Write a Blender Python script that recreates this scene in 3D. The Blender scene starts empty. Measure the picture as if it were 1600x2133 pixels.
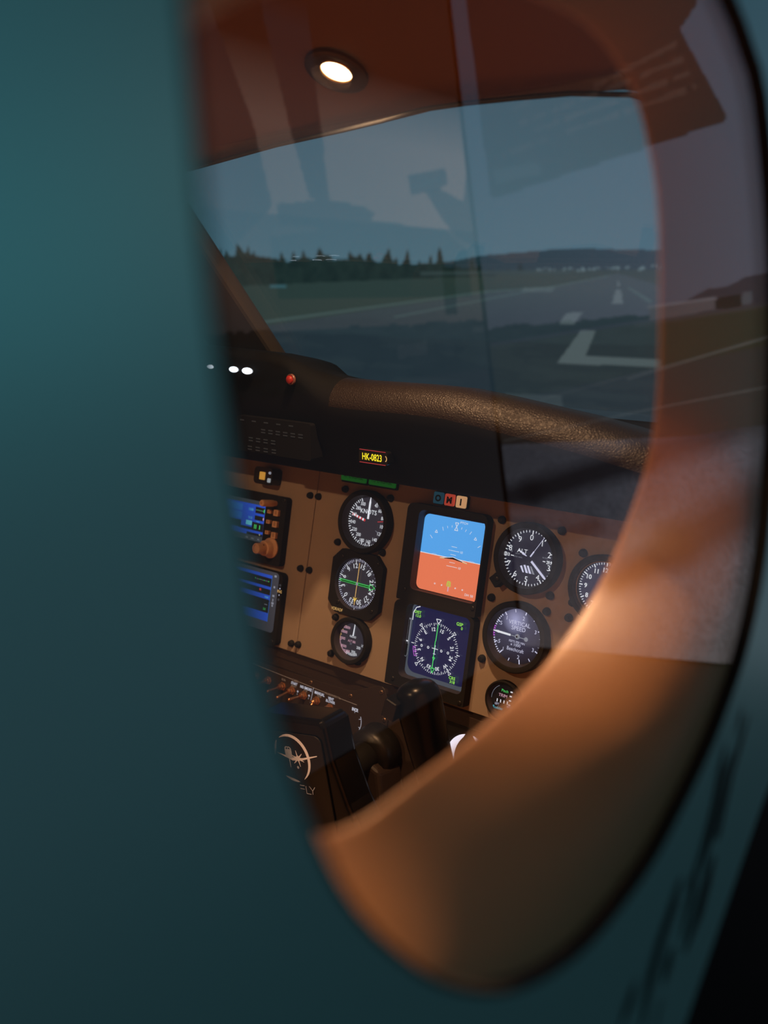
import bpy, bmesh, math, random
import numpy as np
from mathutils import Matrix, Vector
from mathutils.geometry import tessellate_polygon

random.seed(7); np.random.seed(7)
S = bpy.context.scene
COL = S.collection
PI = math.pi
R = math.radians

# ------------------------------------------------------------------ camera
cam_d = bpy.data.cameras.new('camera')
cam = bpy.data.objects.new('camera', cam_d); COL.objects.link(cam)
cam_d.sensor_fit = 'HORIZONTAL'; cam_d.sensor_width = 36.0; cam_d.lens = 36*1866.7/1600
cam_d.clip_start = 0.01; cam_d.clip_end = 60
CF = Vector((-0.59815508, 0.76393139, -0.24211429)).normalized()
CR = Vector((0.78735704, 0.61649727, 0.0)).normalized()
CU = CR.cross(CF)
CP = Vector((0.7187, -0.87459163, 0.29577764))
mw = Matrix.Identity(4)
for i in range(3):
    mw[i][0] = CR[i]; mw[i][1] = CU[i]; mw[i][2] = -CF[i]; mw[i][3] = CP[i]
cam.matrix_world = mw
cam_d.dof.use_dof = True
cam_d.dof.focus_distance = 1.03
cam_d.dof.aperture_fstop = 6.2
S.camera = cam

# ------------------------------------------------------------------ world, exposure
W = bpy.data.worlds.new('world'); S.world = W; W.use_nodes = True
W.node_tree.nodes['Background'].inputs[0].default_value = (0.010, 0.013, 0.016, 1)
W.node_tree.nodes['Background'].inputs[1].default_value = 0.25
S.view_settings.view_transform = 'Standard'
S.view_settings.look = 'None'
S.view_settings.exposure = 0.0
S.view_settings.gamma = 1.0
S.view_settings.use_curve_mapping = False
S.cycles.use_denoising = True
S.cycles.max_bounces = 8
S.cycles.transparent_max_bounces = 12
S.cycles.caustics_reflective = False
S.cycles.caustics_refractive = False
S.cycles.sample_clamp_indirect = 4

# ------------------------------------------------------------------ materials
MATS = {}
def mat(name, col, rough=0.5, metal=0.0, emit=None, es=1.0, spec=0.5, bump=None, coat=0.0, mottle=None):
    if name in MATS: return MATS[name]
    m = bpy.data.materials.new(name); m.use_nodes = True
    nt = m.node_tree; b = nt.nodes['Principled BSDF']
    b.inputs['Base Color'].default_value = (*col, 1)
    b.inputs['Roughness'].default_value = rough
    b.inputs['Metallic'].default_value = metal
    b.inputs['Specular IOR Level'].default_value = spec
    b.inputs['Coat Weight'].default_value = coat
    if emit:
        b.inputs['Emission Color'].default_value = (*emit, 1)
        b.inputs['Emission Strength'].default_value = es
    if mottle:                                   # (scale, amount) gentle wear in the colour
        tc = nt.nodes.new('ShaderNodeTexCoord'); n = nt.nodes.new('ShaderNodeTexNoise')
        n.inputs['Scale'].default_value = mottle[0]; n.inputs['Detail'].default_value = 5
        mx = nt.nodes.new('ShaderNodeMix'); mx.data_type = 'RGBA'
        mx.inputs[6].default_value = (*[c*(1-mottle[1]) for c in col], 1)
        mx.inputs[7].default_value = (*[min(1, c*(1+mottle[1])) for c in col], 1)
        nt.links.new(tc.outputs['Object'], n.inputs['Vector'])
        nt.links.new(n.outputs['Fac'], mx.inputs[0]); nt.links.new(mx.outputs[2], b.inputs['Base Color'])
    if bump:                                     # (kind, scale, strength, distance)
        tc = nt.nodes.new('ShaderNodeTexCoord')
        if bump[0] == 'voronoi':
            n = nt.nodes.new('ShaderNodeTexVoronoi'); n.feature = 'DISTANCE_TO_EDGE'; out = 'Distance'
        else:
            n = nt.nodes.new('ShaderNodeTexNoise'); n.inputs['Detail'].default_value = 4; out = 'Fac'
        n.inputs['Scale'].default_value = bump[1]
        bp = nt.nodes.new('ShaderNodeBump'); bp.inputs['Strength'].default_value = bump[2]
        bp.inputs['Distance'].default_value = bump[3]
        nt.links.new(tc.outputs['Object'], n.inputs['Vector'])
        nt.links.new(n.outputs[out], bp.inputs['Height'])
        nt.links.new(bp.outputs['Normal'], b.inputs['Normal'])
    MATS[name] = m
    return m

def glow(name, col, s=1.0, base=(0.01, 0.01, 0.01), rough=0.25):
    return mat(name, base, rough, emit=col, es=s)

def glass(name, tint=(1, 1, 1), rough=0.0):
    m = bpy.data.materials.new(name); m.use_nodes = True
    nt = m.node_tree; nt.nodes.clear()
    out = nt.nodes.new('ShaderNodeOutputMaterial'); mix = nt.nodes.new('ShaderNodeMixShader')
    tr = nt.nodes.new('ShaderNodeBsdfTransparent'); gl = nt.nodes.new('ShaderNodeBsdfGlossy')
    tr.inputs[0].default_value = (*tint, 1); gl.inputs[0].default_value = (1, 1, 1, 1); gl.inputs['Roughness'].default_value = rough
    fr = nt.nodes.new('ShaderNodeFresnel'); geo = nt.nodes.new('ShaderNodeNewGeometry')
    mi = nt.nodes.new('ShaderNodeMix'); mi.data_type = 'FLOAT'
    mi.inputs[2].default_value = 1.49; mi.inputs[3].default_value = 1/1.49
    nt.links.new(geo.outputs['Backfacing'], mi.inputs[0]); nt.links.new(mi.outputs[0], fr.inputs['IOR'])
    nt.links.new(fr.outputs[0], mix.inputs[0]); nt.links.new(tr.outputs[0], mix.inputs[1])
    nt.links.new(gl.outputs[0], mix.inputs[2]); nt.links.new(mix.outputs[0], out.inputs[0])
    return m

M_SKIN = mat('painted_skin', (0.37, 0.76, 0.78), 0.34, metal=0.55, spec=0.5, mottle=(3, 0.05))
M_BELLY = mat('dark_belly', (0.004, 0.004, 0.006), 0.6, spec=0.2)
M_LETTER = mat('letter_paint', (0.004, 0.008, 0.012), 0.45)
M_RUBBER = mat('black_rubber', (0.004, 0.004, 0.004), 0.6)
M_LINER = mat('tan_leather', (0.74, 0.37, 0.17), 0.42, spec=0.45, bump=('voronoi', 420, 0.22, 0.0006), mottle=(9, 0.08))
M_HEAD = mat('headliner_fabric', (0.21, 0.105, 0.065), 0.8, spec=0.2, bump=('noise', 500, 0.15, 0.0005), mottle=(6, 0.06))
M_PANEL = mat('bronze_panel_paint', (0.33, 0.26, 0.195), 0.55, spec=0.35, bump=('noise', 700, 0.12, 0.0003), mottle=(14, 0.10))
M_SUB = mat('brown_black_panel', (0.034, 0.022, 0.016), 0.55, spec=0.35, bump=('noise', 600, 0.15, 0.0003))
M_BLACK = mat('satin_black', (0.012, 0.011, 0.010), 0.40, spec=0.4)
M_MATTE = mat('matte_black', (0.010, 0.009, 0.008), 0.75, spec=0.25)
M_GLOSS = mat('gloss_black', (0.006, 0.006, 0.006), 0.12, spec=0.5)
M_INNER = mat('bezel_inner_wall', (0.045, 0.040, 0.05), 0.55, spec=0.25)
M_FACE = mat('hood_face', (0.0032, 0.0032, 0.0034), 0.8, spec=0.12)
M_PAD = mat('black_leather', (0.011, 0.007, 0.005), 0.48, spec=0.27, bump=('voronoi', 380, 0.7, 0.0011))
M_HUMP = mat('dark_shroud', (0.010, 0.010, 0.011), 0.75, spec=0.2)
M_SCREW = mat('dark_steel_screw', (0.03, 0.028, 0.026), 0.35, metal=0.6)
M_BRASS = mat('warm_steel_screw', (0.30, 0.20, 0.13), 0.35, metal=0.8)
M_BEIGE = mat('beige_knob', (0.72, 0.46, 0.28), 0.5, spec=0.4)
M_BEIGE2 = mat('beige_key_recess', (0.45, 0.27, 0.15), 0.6)
M_CHROME = mat('chrome', (0.7, 0.68, 0.66), 0.18, metal=1.0)
M_FLOOR = mat('dark_floor', (0.016, 0.014, 0.013), 0.55, bump=('noise', 60, 0.3, 0.002))
M_WALL = mat('dark_wall', (0.03, 0.03, 0.035), 0.85)
M_POST = mat('post_trim', (0.055, 0.048, 0.040), 0.7)
M_CAB = mat('cabin_trim', (0.40, 0.26, 0.18), 0.7)
G_WHITE = glow('lit_white', (0.95, 0.93, 1.0), 1.0)
G_LAV = glow('lit_lavender_white', (0.80, 0.76, 1.0), 0.95)
G_GREY = glow('lit_grey', (0.35, 0.35, 0.42), 0.8)
G_DIM = glow('lit_dim', (0.10, 0.10, 0.11), 0.6)
G_DIAL = glow('dial_glow', (0.030, 0.026, 0.036), 1.0)
G_DIALB = glow('dial_glow_blue', (0.016, 0.017, 0.034), 1.0)
G_SKY = glow('display_sky', (0.115, 0.45, 1.0), 1.0)
G_GROUND = glow('display_ground', (1.0, 0.225, 0.105), 1.0)
G_NAVY = glow('display_navy', (0.010, 0.012, 0.062), 1.0)
G_GREEN = glow('lit_green', (0.10, 0.85, 0.18), 1.0)
G_LIME = glow('lit_lime', (0.38, 0.95, 0.10), 1.0)
G_DKGREEN = glow('lit_deep_green', (0.0, 0.11, 0.012), 1.0)
G_AMBER = glow('lit_amber', (1.0, 0.55, 0.18), 0.9)
G_GOLD = glow('lit_gold', (1.0, 0.62, 0.10), 0.95)
G_YEL = glow('lit_yellow', (1.0, 0.78, 0.02), 1.3)
G_RED = glow('lit_red', (0.75, 0.05, 0.06), 0.9)
G_PINK = glow('lit_pink', (0.95, 0.50, 0.62), 0.9)
G_MAG = glow('lit_magenta', (0.70, 0.16, 0.85), 0.9)
G_CYAN = glow('lit_cyan', (0.15, 0.65, 0.80), 0.9)
G_BLUE = glow('lit_blue', (0.02, 0.09, 0.60), 0.9)
G_BLUE2 = glow('lit_bright_blue', (0.03, 0.20, 0.75), 0.8)
G_SCRBLK = glow('screen_black', (0.004, 0.008, 0.010), 1.0)
G_LCDGREY = glow('screen_grey', (0.075, 0.085, 0.11), 1.0)
GLASS = glass('clear_acrylic', (0.93, 0.95, 0.95))

# ------------------------------------------------------------------ helpers
def mk(name, verts, faces, mats, parent=None, mi=None, smooth=False, M=None):
    me = bpy.data.meshes.new(name)
    me.from_pydata([tuple(v) for v in verts], [], faces)
    for m in (mats if isinstance(mats, (list, tuple)) else [mats]): me.materials.append(m)
    if mi is not None: me.polygons.foreach_set('material_index', mi)
    if smooth:
        me.polygons.foreach_set('use_smooth', [True]*len(me.polygons))
    me.update()
    o = bpy.data.objects.new(name, me); COL.objects.link(o)
    if parent: o.parent = parent
    if M is not None: o.matrix_local = M
    return o

def link(name, me, parent=None, M=None):
    o = bpy.data.objects.new(name, me); COL.objects.link(o)
    if parent: o.parent = parent
    if M is not None: o.matrix_local = M
    return o

def tag(o, label, cat, group=None, kind=None):
    if label: o['label'] = label
    if cat: o['category'] = cat
    if group: o['group'] = group
    if kind: o['kind'] = kind
    return o

def empty(name, M, label=None, cat=None, group=None):
    o = bpy.data.objects.new(name, None); COL.objects.link(o); o.matrix_world = M
    o.empty_display_size = 0.01
    return tag(o, label, cat, group)

class B:
    """collects shapes into one mesh"""
    def __init__(s): s.v = []; s.f = []; s.m = []; s.ml = []
    def mi(s, m):
        if m not in s.ml: s.ml.append(m)
        return s.ml.index(m)
    def add(s, vs, fs, m, M=None):
        k = len(s.v)
        s.v += [tuple(M @ Vector(v)) if M else tuple(v) for v in vs]
        s.f += [tuple(i+k for i in f) for f in fs]; s.m += [s.mi(m)]*len(fs)
    def box(s, x0, x1, y0, y1, z0, z1, m, M=None):
        v = [(x, y, z) for z in (z0, z1) for y in (y0, y1) for x in (x0, x1)]
        s.add(v, [(0, 2, 3, 1), (4, 5, 7, 6), (0, 1, 5, 4), (2, 6, 7, 3), (0, 4, 6, 2), (1, 3, 7, 5)], m, M)
    def lathe(s, prof, m, n=48, M=None, cx=0, cy=0, close=False):
        """profile of (r, z) turned about local z"""
        v = []; f = []
        for r, z in prof:
            for i in range(n):
                a = 2*PI*i/n; v.append((cx+r*math.cos(a), cy+r*math.sin(a), z))
        P = len(prof)
        for j in range(P-1 if not close else P):
            for i in range(n):
                a, b = j*n+i, j*n+(i+1) % n; c, d = ((j+1) % P)*n+(i+1) % n, ((j+1) % P)*n+i
                f.append((a, b, c, d))
        s.add(v, f, m, M)
    def prism(s, pts, z0, z1, m, M=None, cap0=True):
        """convex or concave outline (counter-clockwise) pushed from z0 to z1"""
        n = len(pts)
        v = [(x, y, z0) for x, y in pts]+[(x, y, z1) for x, y in pts]
        tri = tessellate_polygon([[Vector((x, y, 0)) for x, y in pts]])
        f = []
        for t in tri:
            a, b, c = t
            ar = (pts[b][0]-pts[a][0])*(pts[c][1]-pts[a][1])-(pts[b][1]-pts[a][1])*(pts[c][0]-pts[a][0])
            if ar < 0: b, c = c, b
            f.append((a+n, b+n, c+n))
            if cap0: f.append((a, c, b))
        f += [(i, (i+1) % n, (i+1) % n+n, i+n) for i in range(n)]
        s.add(v, f, m, M)
    def tube(s, pts, r, m, n=8, cap=True):
        pts = [Vector(p) for p in pts]; rs = r if isinstance(r, (list, tuple)) else [r]*len(pts)
        v = []; f = []
        up = Vector((0, 0, 1))
        for i, p in enumerate(pts):
            t = (pts[min(i+1, len(pts)-1)]-pts[max(i-1, 0)]).normalized()
            a = t.cross(up)
            if a.length < 1e-3: a = t.cross(Vector((0, 1, 0)))
            a.normalize(); b = t.cross(a)
            rr = rs[i] if isinstance(rs[i], tuple) else (rs[i], rs[i])
            for k in range(n):
                q = 2*PI*k/n; v.append(p+a*math.cos(q)*rr[0]+b*math.sin(q)*rr[1])
        for i in range(len(pts)-1):
            for k in range(n): f.append((i*n+k, i*n+(k+1) % n, (i+1)*n+(k+1) % n, (i+1)*n+k))
        if cap: f += [tuple(range(n-1, -1, -1)), tuple(range((len(pts)-1)*n, len(pts)*n))]
        s.add(v, f, m)
    def build(s, name, parent=None, smooth=False, M=None, angle=None):
        o = mk(name, s.v, s.f, s.ml, parent, s.m, smooth, M)
        if angle: sharp(o, angle)
        return o

def sharp(o, ang=35):
    me = o.data
    bm = bmesh.new(); bm.from_mesh(me)
    bmesh.ops.remove_doubles(bm, verts=bm.verts, dist=1e-7)
    bmesh.ops.recalc_face_normals(bm, faces=bm.faces)
    for f in bm.faces: f.smooth = True
    for e in bm.edges:
        e.smooth = len(e.link_faces) == 2 and e.calc_face_angle(0) < R(ang)
    bm.to_mesh(me); bm.free()

def bevel(o, w, seg=2):
    md = o.modifiers.new('bevel', 'BEVEL'); md.width = w; md.segments = seg; md.limit_method = 'ANGLE'; md.angle_limit = R(40)
    return o

def rr(x0, x1, y0, y1, r, n=6):
    r4 = r if isinstance(r, (tuple, list)) else (r,)*4           # corners: right-top, left-top, left-bottom, right-bottom
    out = []
    for (cx, cy, a0), q in zip(((x1, y1, 0), (x0, y1, 90), (x0, y0, 180), (x1, y0, 270)), r4):
        sx = -1 if cx == x1 else 1; sy = -1 if cy == y1 else 1
        for i in range(n+1):
            a = R(a0+90*i/n); out.append((cx+sx*q+q*math.cos(a), cy+sy*q+q*math.sin(a)))
    return out

def frame(b, outer, inner, z0, z1, m, mw=None, zi=None):
    """plate with a window: outer and inner outlines have the same number of points; zi lets the inner wall go deeper"""
    n = len(outer); zi = z0 if zi is None else zi
    v = [(x, y, z1) for x, y in outer]+[(x, y, z1) for x, y in inner]+[(x, y, z0) for x, y in outer]+[(x, y, zi) for x, y in inner]
    f1 = [(i, (i+1) % n, (i+1) % n+n, i+n) for i in range(n)]
    f2 = [(i+2*n, (i+1) % n+2*n, (i+1) % n, i) for i in range(n)]
    f3 = [(i+n, (i+1) % n+n, (i+1) % n+3*n, i+3*n) for i in range(n)]
    b.add(v, f1+f2, m); b.add(v, f3, mw or m)

_TXT = {}
def text_mesh(body, bold=0.0):
    k = (body, bold)
    if k not in _TXT:
        c = bpy.data.curves.new('t', 'FONT'); c.body = body; c.size = 1; c.offset = bold
        c.resolution_u = 3
        o = bpy.data.objects.new('t', c)
        me = bpy.data.meshes.new_from_object(o)
        v = np.array([tuple(p.co)[:2] for p in me.vertices]) if len(me.vertices) else np.zeros((0, 2))
        f = [tuple(p.vertices) for p in me.polygons]
        bpy.data.objects.remove(o); bpy.data.curves.remove(c); bpy.data.meshes.remove(me)
        _TXT[k] = (v, f)
    return _TXT[k]

class Print(B):
    """flat printing: thin faces a hair apart, all in one mesh"""
    def __init__(s, z=0.0): super().__init__(); s.z = z
    def step(s): s.z += 0.00003; return s.z
    def poly(s, pts, m):
        z = s.step(); tri = tessellate_polygon([[Vector((x, y, 0)) for x, y in pts]]); f = []
        for a, b, c in tri:
            ar = (pts[b][0]-pts[a][0])*(pts[c][1]-pts[a][1])-(pts[b][1]-pts[a][1])*(pts[c][0]-pts[a][0])
            f.append((a, b, c) if ar > 0 else (a, c, b))
        s.add([(x, y, z) for x, y in pts], f, m)
    def line(s, a, b, w, m, w2=None):
        a = Vector(a); b = Vector(b); t = (b-a).normalized(); n = Vector((-t.y, t.x)); w2 = w if w2 is None else w2
        s.poly([tuple(a+n*w/2), tuple(a-n*w/2), tuple(b-n*w2/2), tuple(b+n*w2/2)], m)
    def pline(s, pts, w, m, closed=False):
        q = list(pts)+([pts[0]] if closed else [])
        for a, b in zip(q, q[1:]): s.line(a, b, w, m)
    def disc(s, c, r, m, n=40):
        s.poly([(c[0]+r*math.cos(2*PI*i/n), c[1]+r*math.sin(2*PI*i/n)) for i in range(n)], m)
    def arc(s, c, r0, r1, a0, a1, m, n=24):
        """angles clockwise from up, in degrees"""
        z = s.step(); v = []; f = []
        for i in range(n+1):
            a = R(a0+(a1-a0)*i/n)
            for r in (r0, r1): v.append((c[0]+r*math.sin(a), c[1]+r*math.cos(a), z))
        for i in range(n): f.append((2*i, 2*i+2, 2*i+3, 2*i+1) if a1 < a0 else (2*i, 2*i+1, 2*i+3, 2*i+2))
        s.add(v, f, m)
    def tick(s, c, a, r0, r1, w, m):
        a = R(a); d = (math.sin(a), math.cos(a))
        s.line((c[0]+d[0]*r0, c[1]+d[1]*r0), (c[0]+d[0]*r1, c[1]+d[1]*r1), w, m)
    def text(s, body, x, y, h, m, rot=0, sx=1.0, bold=0.0, align='c'):
        v, f = text_mesh(body, bold)
        if not len(v): return
        z = s.step(); v = v.copy()
        x0, x1 = v[:, 0].min(), v[:, 0].max()
        v[:, 0] -= {'c': (x0+x1)/2, 'l': x0, 'r': x1}[align]; v[:, 1] -= 0.36
        k = h/0.72; v = v*[k*sx, k]; c, d = math.cos(R(rot)), math.sin(R(rot))
        s.add([(x+p[0]*c-p[1]*d, y+p[0]*d+p[1]*c, z) for p in v], f, m)
    def ptext(s, body, c, a, r, h, m, radial=False, **k):
        s.text(body, c[0]+r*math.sin(R(a)), c[1]+r*math.cos(R(a)), h, m, rot=(-a if radial else 0), **k)

# panel frame: x right, y up the panel, z toward the pilot seat; the panel leans away at its top
TS, TC = math.sin(R(11.8548)), math.cos(R(11.8548))
def PM(px, pz, d=-0.008):
    return Matrix(((1, 0, 0, px), (0, TS, -TC, pz*TS-d*TC), (0, TC, TS, pz*TC+d*TS), (0, 0, 0, 1)))

# =================================================================== THE ROOM
ZF = -0.99
b = B(); b.box(-6, 6, -4, 3.2, ZF-0.1, ZF, M_FLOOR); tag(b.build('floor'), None, None, kind='structure')
b = B(); b.box(-6, 6, -4.1, -4, ZF, 2.4, M_WALL); tag(b.build('wall_back'), None, None, kind='structure')
b = B(); b.box(-6.1, -6, -4, 3.2, ZF, 2.4, M_WALL); tag(b.build('wall_left'), None, None, kind='structure')
b = B(); b.box(6, 6.1, -4, 3.2, ZF, 2.4, M_WALL); tag(b.build('wall_right'), None, None, kind='structure')
b = B(); b.box(-6, 6, -4, 3.2, 2.4, 2.5, M_WALL); tag(b.build('ceiling'), None, None, kind='structure')
b = B(); b.box(-6, 6, 3.1, 3.2, ZF, 2.4, M_WALL); tag(b.build('wall_front'), None, None, kind='structure')

# ---- the projected landscape, painted in metres on the flat screens
def vnoise(x, y, seed=0):
    rs = np.random.RandomState(seed); T = rs.rand(64, 64)
    xi = np.floor(x).astype(int); yi = np.floor(y).astype(int); fx = x-xi; fy = y-yi
    fx = fx*fx*(3-2*fx); fy = fy*fy*(3-2*fy)
    g = lambda a, c: T[a % 64, c % 64]
    return (g(xi, yi)*(1-fx)+g(xi+1, yi)*fx)*(1-fy)+(g(xi, yi+1)*(1-fx)+g(xi+1, yi+1)*fx)*fy
def fbm(x, y, seed=0, o=4):
    return sum(vnoise(x*2**k, y*2**k, seed+k)/2**(k+1) for k in range(o))
def inpoly(x, y, pts):
    r = np.zeros(x.shape, bool); n = len(pts)
    for i in range(n):
        (x0, y0), (x1, y1) = pts[i], pts[(i+1) % n]
        c = ((y0 > y) != (y1 > y)); 
        with np.errstate(divide='ignore', invalid='ignore'):
            r ^= c & (x < (x1-x0)*(y-y0)/((y1-y0) if y1 != y0 else 1e-9)+x0)
    return r
def seg(x, y, a, b, w0, w1=None):
    w1 = w0 if w1 is None else w1
    ax, ay = a; dx, dy = b[0]-ax, b[1]-ay
    t = np.clip(((x-ax)*dx+(y-ay)*dy)/(dx*dx+dy*dy), 0, 1)
    d = np.hypot(x-ax-t*dx, y-ay-t*dy); w = w0+(w1-w0)*t
    return np.clip(1.3-d/(w/2), 0, 1)
def over(c, m, col, a=1.0):
    m = (np.asarray(m, float)*a)[..., None]
    return c*(1-m)+np.array(col)*m

def paint_front(x, z):
    hz = 0.365+0.02*np.clip((x+0.8)/3.2, 0, 1)
    t = np.clip((z-hz)/1.0, 0, 1)[..., None]
    k = np.clip((x+0.3)/1.2, 0, 1)[..., None]
    skyL = np.array((0.085, 0.195, 0.260))*(1-t)+np.array((0.050, 0.125, 0.185))*t
    skyR = np.array((0.155, 0.155, 0.215))*(1-t)+np.array((0.095, 0.150, 0.225))*t
    c = skyL*(1-k)+skyR*k
    # far hills
    ridge = np.interp(x, [-3.4, -2.2, -1.7, -1.585, -1.436, -1.293, -1.135, -1.005, -.86, -.72, -.3, .6, 1.45, 1.52, 1.59, 1.66, 1.75, 1.89, 2.1, 2.7],
                      [.36, .38, .402, .413, .430, .440, .447, .453, .446, .439, .43, .46, .492, .492, .466, .470, .440, .412, .41, .42])+0.006*(fbm(x*14, x*0, 3)-.5)
    hill = (z < ridge) & (z > hz-.03)
    c = over(c, hill & (x < 0), (0.015, 0.043, 0.056)); c = over(c, hill & (x >= 0), (0.055, 0.050, 0.072))
    # ground
    g = z <= hz
    gl = np.stack([0.024+0*x, 0.052+0*x, 0.046+0*x], -1)
    gr = np.stack([0.046+0*x, 0.047+0*x, 0.033+0*x], -1)
    c = over(c, g, (0, 0, 0)); c = c+g[..., None]*(gl*(1-k)+gr*k)
    # trees at the left
    n = fbm(x*22, x*0+.3, 11, 5); sp = np.maximum(0, vnoise(x*46, x*0, 12)-.55)*.09+np.maximum(0, vnoise(x*17+5, x*0, 13)-.72)*.16
    top = np.interp(x, [-3.4, -3.05, -2.9, -2.6, -2.1, -2.0, -1.75, -1.43, -1.28, -1.2], [.465, .462, .465, .435, .43, .41, .405, .372, .364, .35])+.04*(n-.5)+sp*1.2
    tr = (z < top) & (z > np.interp(x, [-3.3, -2.9, -1.96, -1.43, -1.25], [.295, .31, .335, .347, .355])) & (x < -1.2)
    tex = fbm(x*30, z*34, 21, 4)
    c = over(c, tr, (0.006, 0.024, 0.021)); c = c+(tr*(tex-.45)*.024)[..., None]*np.array((.6, 1, .8))
    c = over(c, (z < .37) & (z > .352) & (x > -1.75) & (x < -1.0), (0.030, 0.062, 0.062), .8)
    # town lights and sheds under the hills
    rs = np.random.RandomState(5)
    for i in range(46):
        px = -1.15+.55*rs.rand(); pz = .366+.012*rs.rand(); w = .003+.006*rs.rand()
        c = over(c, (abs(x-px) < w) & (abs(z-pz) < .0025+.002*rs.rand()), (0.18, 0.26, 0.28), .6)
    c = over(c, (abs(x+2.66) < .06) & (abs(z-.305) < .006), (0.05, 0.16, 0.20), .8)
    # taxiway and runway, left field
    edge = np.interp(x, [-3.4, -2.8, -2.02, -1.41, -1.08, -.80, -.6, 0], [.03, .10, .20, .275, .30, .352, .30, .1])
    asp = (z < edge) & (x < .3)
    c = over(c, asp, (0.030, 0.052, 0.066)); c = c+(asp*(fbm(x*16, z*60, 31, 4)-.5)*.010)[..., None]*np.array((.8, 1, 1.1))
    far = asp & (z > .14); c = over(c, far, (0.042, 0.072, 0.082), np.clip((z-.14)/.15, 0, 1))
    near = asp & (z < .075+.02*(fbm(x*5, x*0, 40)-.5)); c = over(c, near, (0.020, 0.036, 0.050), .75)
    for k2 in range(7):
        q = fbm(x*2.2+k2*9, z*16, 50+k2, 3); c = over(c, near & (q > .62), (0.034, 0.054, 0.066), .35)
    for a_, b_, w0, w1 in (((-2.83, .116), (-1.40, .282), .012, .006), ((-1.40, .282), (-1.08, .301), .006, .004), ((-.752, .298), (-.66, .247), .006, .012),
                           ((-.83, .345), (-1.9, .165), .004, .006)):
        c = over(c, seg(x, z, a_, b_, w0, w1), (0.085, 0.15, 0.15), .8)
    for pts, al in (([(-.816, .238), (-.770, .238), (-.783, .292), (-.803, .292)], .9), ([(-.798, .305), (-.788, .305), (-.792, .325), (-.797, .325)], .8),
                ([(-.944, .130), (-.877, .132), (-.917, .030), (-.55, .030), (-.55, .0), (-1.045, -.008)], .8),
                ([(-1.012, .198), (-.938, .203), (-.978, .152), (-1.043, .153)], .8),
                ([(-1.294, -.150), (-1.016, -.140), (-1.0, -.23), (-1.22, -.23)], .25)):
        c = over(c, inpoly(x, z, pts), (0.135, 0.175, 0.190), al)
    for i in range(8):
        px = -1.21+i*.018; c = over(c, (abs(x-px-(z-.29)*.8) < .005) & (abs(z-.292) < .009), (0.12, .17, .18), .8)
    # right field: sheds, grass, taxi lines, close asphalt
    r = x > .4
    c = over(c, r & (z < .20+.045*(1.9-x)*2) & (z > -.9), (0.048, 0.046, 0.048))
    tt = np.interp(x, [.6, 1.89, 2.1, 2.31, 2.52, 2.62], [.40, .412, .428, .444, .462, .46])+.03*(fbm(x*26, x*0, 61, 4)-.5)
    c = over(c, r & (z < tt) & (z > .395) & (x > 1.86), (0.020, 0.026, 0.030))
    c = over(c, inpoly(x, z, [(1.89, .436), (1.633, .430), (1.636, .391), (1.89, .388)]), (0.15, 0.13, 0.15))
    c = over(c, seg(x, z, (1.89, .440), (1.633, .433), .010), (0.30, 0.28, 0.32), .8)
    c = over(c, inpoly(x, z, [(1.633, .430), (1.539, .432), (1.542, .388), (1.636, .391)]), (0.018, 0.018, 0.022))
    c = over(c, inpoly(x, z, [(1.538, .439), (1.505, .438), (1.508, .393), (1.542, .391)]), (0.16, 0.17, 0.20), .6)
    c = over(c, r & (z < .389) & (z > .372) & (x > 1.3) & (x < 1.95), (0.085, 0.075, 0.080), .5)
    for a_, b_, w0, al in (((1.1, .33), (2.0, .175), .010, .55), ((1.2, .30), (2.4, .13), .005, .4), ((2.60, -.035), (1.945, .045), .007, .6), ((1.945, .045), (1.1, .125), .007, .6)):
        c = over(c, seg(x, z, a_, b_, w0), (0.20, 0.20, 0.20), al)
    cl = r & (z < np.interp(x, [.5, 1.489, 1.769, 2.05, 2.62], [0, -.045, -.07, -.064, -.05]))
    c = over(c, cl, (0.135, 0.142, 0.180))
    warm = np.clip((-z-.35)/.6, 0, 1); c = over(c, cl, (0.22, 0.19, 0.20), warm*.8)
    gr1 = np.random.RandomState(9).rand(*x.shape); gr2 = fbm(x*18, z*18, 75, 4)
    c = c*(1+(cl*((gr1-.5)*.5+(gr2-.47)*.25))[..., None])
    for a_, b_, w0, w1, al in (((3.0, -.35), (2.486, -.268), .07, .08, .7), ((2.486, -.268), (1.98, -.149), .09, .09, .75), ((1.98, -.149), (1.3, .03), .09, .07, .55),
                               ((2.15, -.68), (1.864, -.503), .06, .12, .8), ((1.864, -.503), (1.2, -.17), .13, .16, .65), ((2.62, -.56), (2.2, -.42), .08, .05, .4)):
        c = over(c, seg(x, z, a_, b_, w0*1.6, w1*1.6)*cl, (0.020, 0.021, 0.028), min(.92, al*1.25))
    # the dark message pane of the simulator at the top of the picture, with rows of small type
    pane = [(1.56, 1.035), (1.545, 1.05), (1.685, 1.387), (1.594, 1.47), (1.56, 2.2), (2.55, 2.2), (2.53, 1.0), (2.50, .99)]
    pm = inpoly(x, z, pane); c = over(c, pm, (0.024, 0.030, 0.036))
    for (xa, za), (xb, zb) in (((2.028, 1.294), (1.70, 1.345)), ((2.36, 1.250), (1.68, 1.285)), ((2.30, 1.205), (1.66, 1.232)), ((2.47, 1.150), (1.645, 1.180)), ((2.47, 1.30), (2.3, 1.32))):
        tz = za+(zb-za)*(x-xa)/(xb-xa); word = vnoise(x*30, x*0+za*40, 81) > .22; letter = vnoise(x*150, z*90, 82)
        c = over(c, pm & (abs(z-tz) < .010) & (x < xa) & (x > xb) & word & (letter > .22), (0.15, 0.115, 0.105), .42)
    lb = [(2.505, 1.105), (2.29, 1.085), (2.285, 1.035), (2.50, 1.045)]
    c = over(c, inpoly(x, z, lb), (0.075, 0.095, 0.11), .8)
    return c

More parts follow.
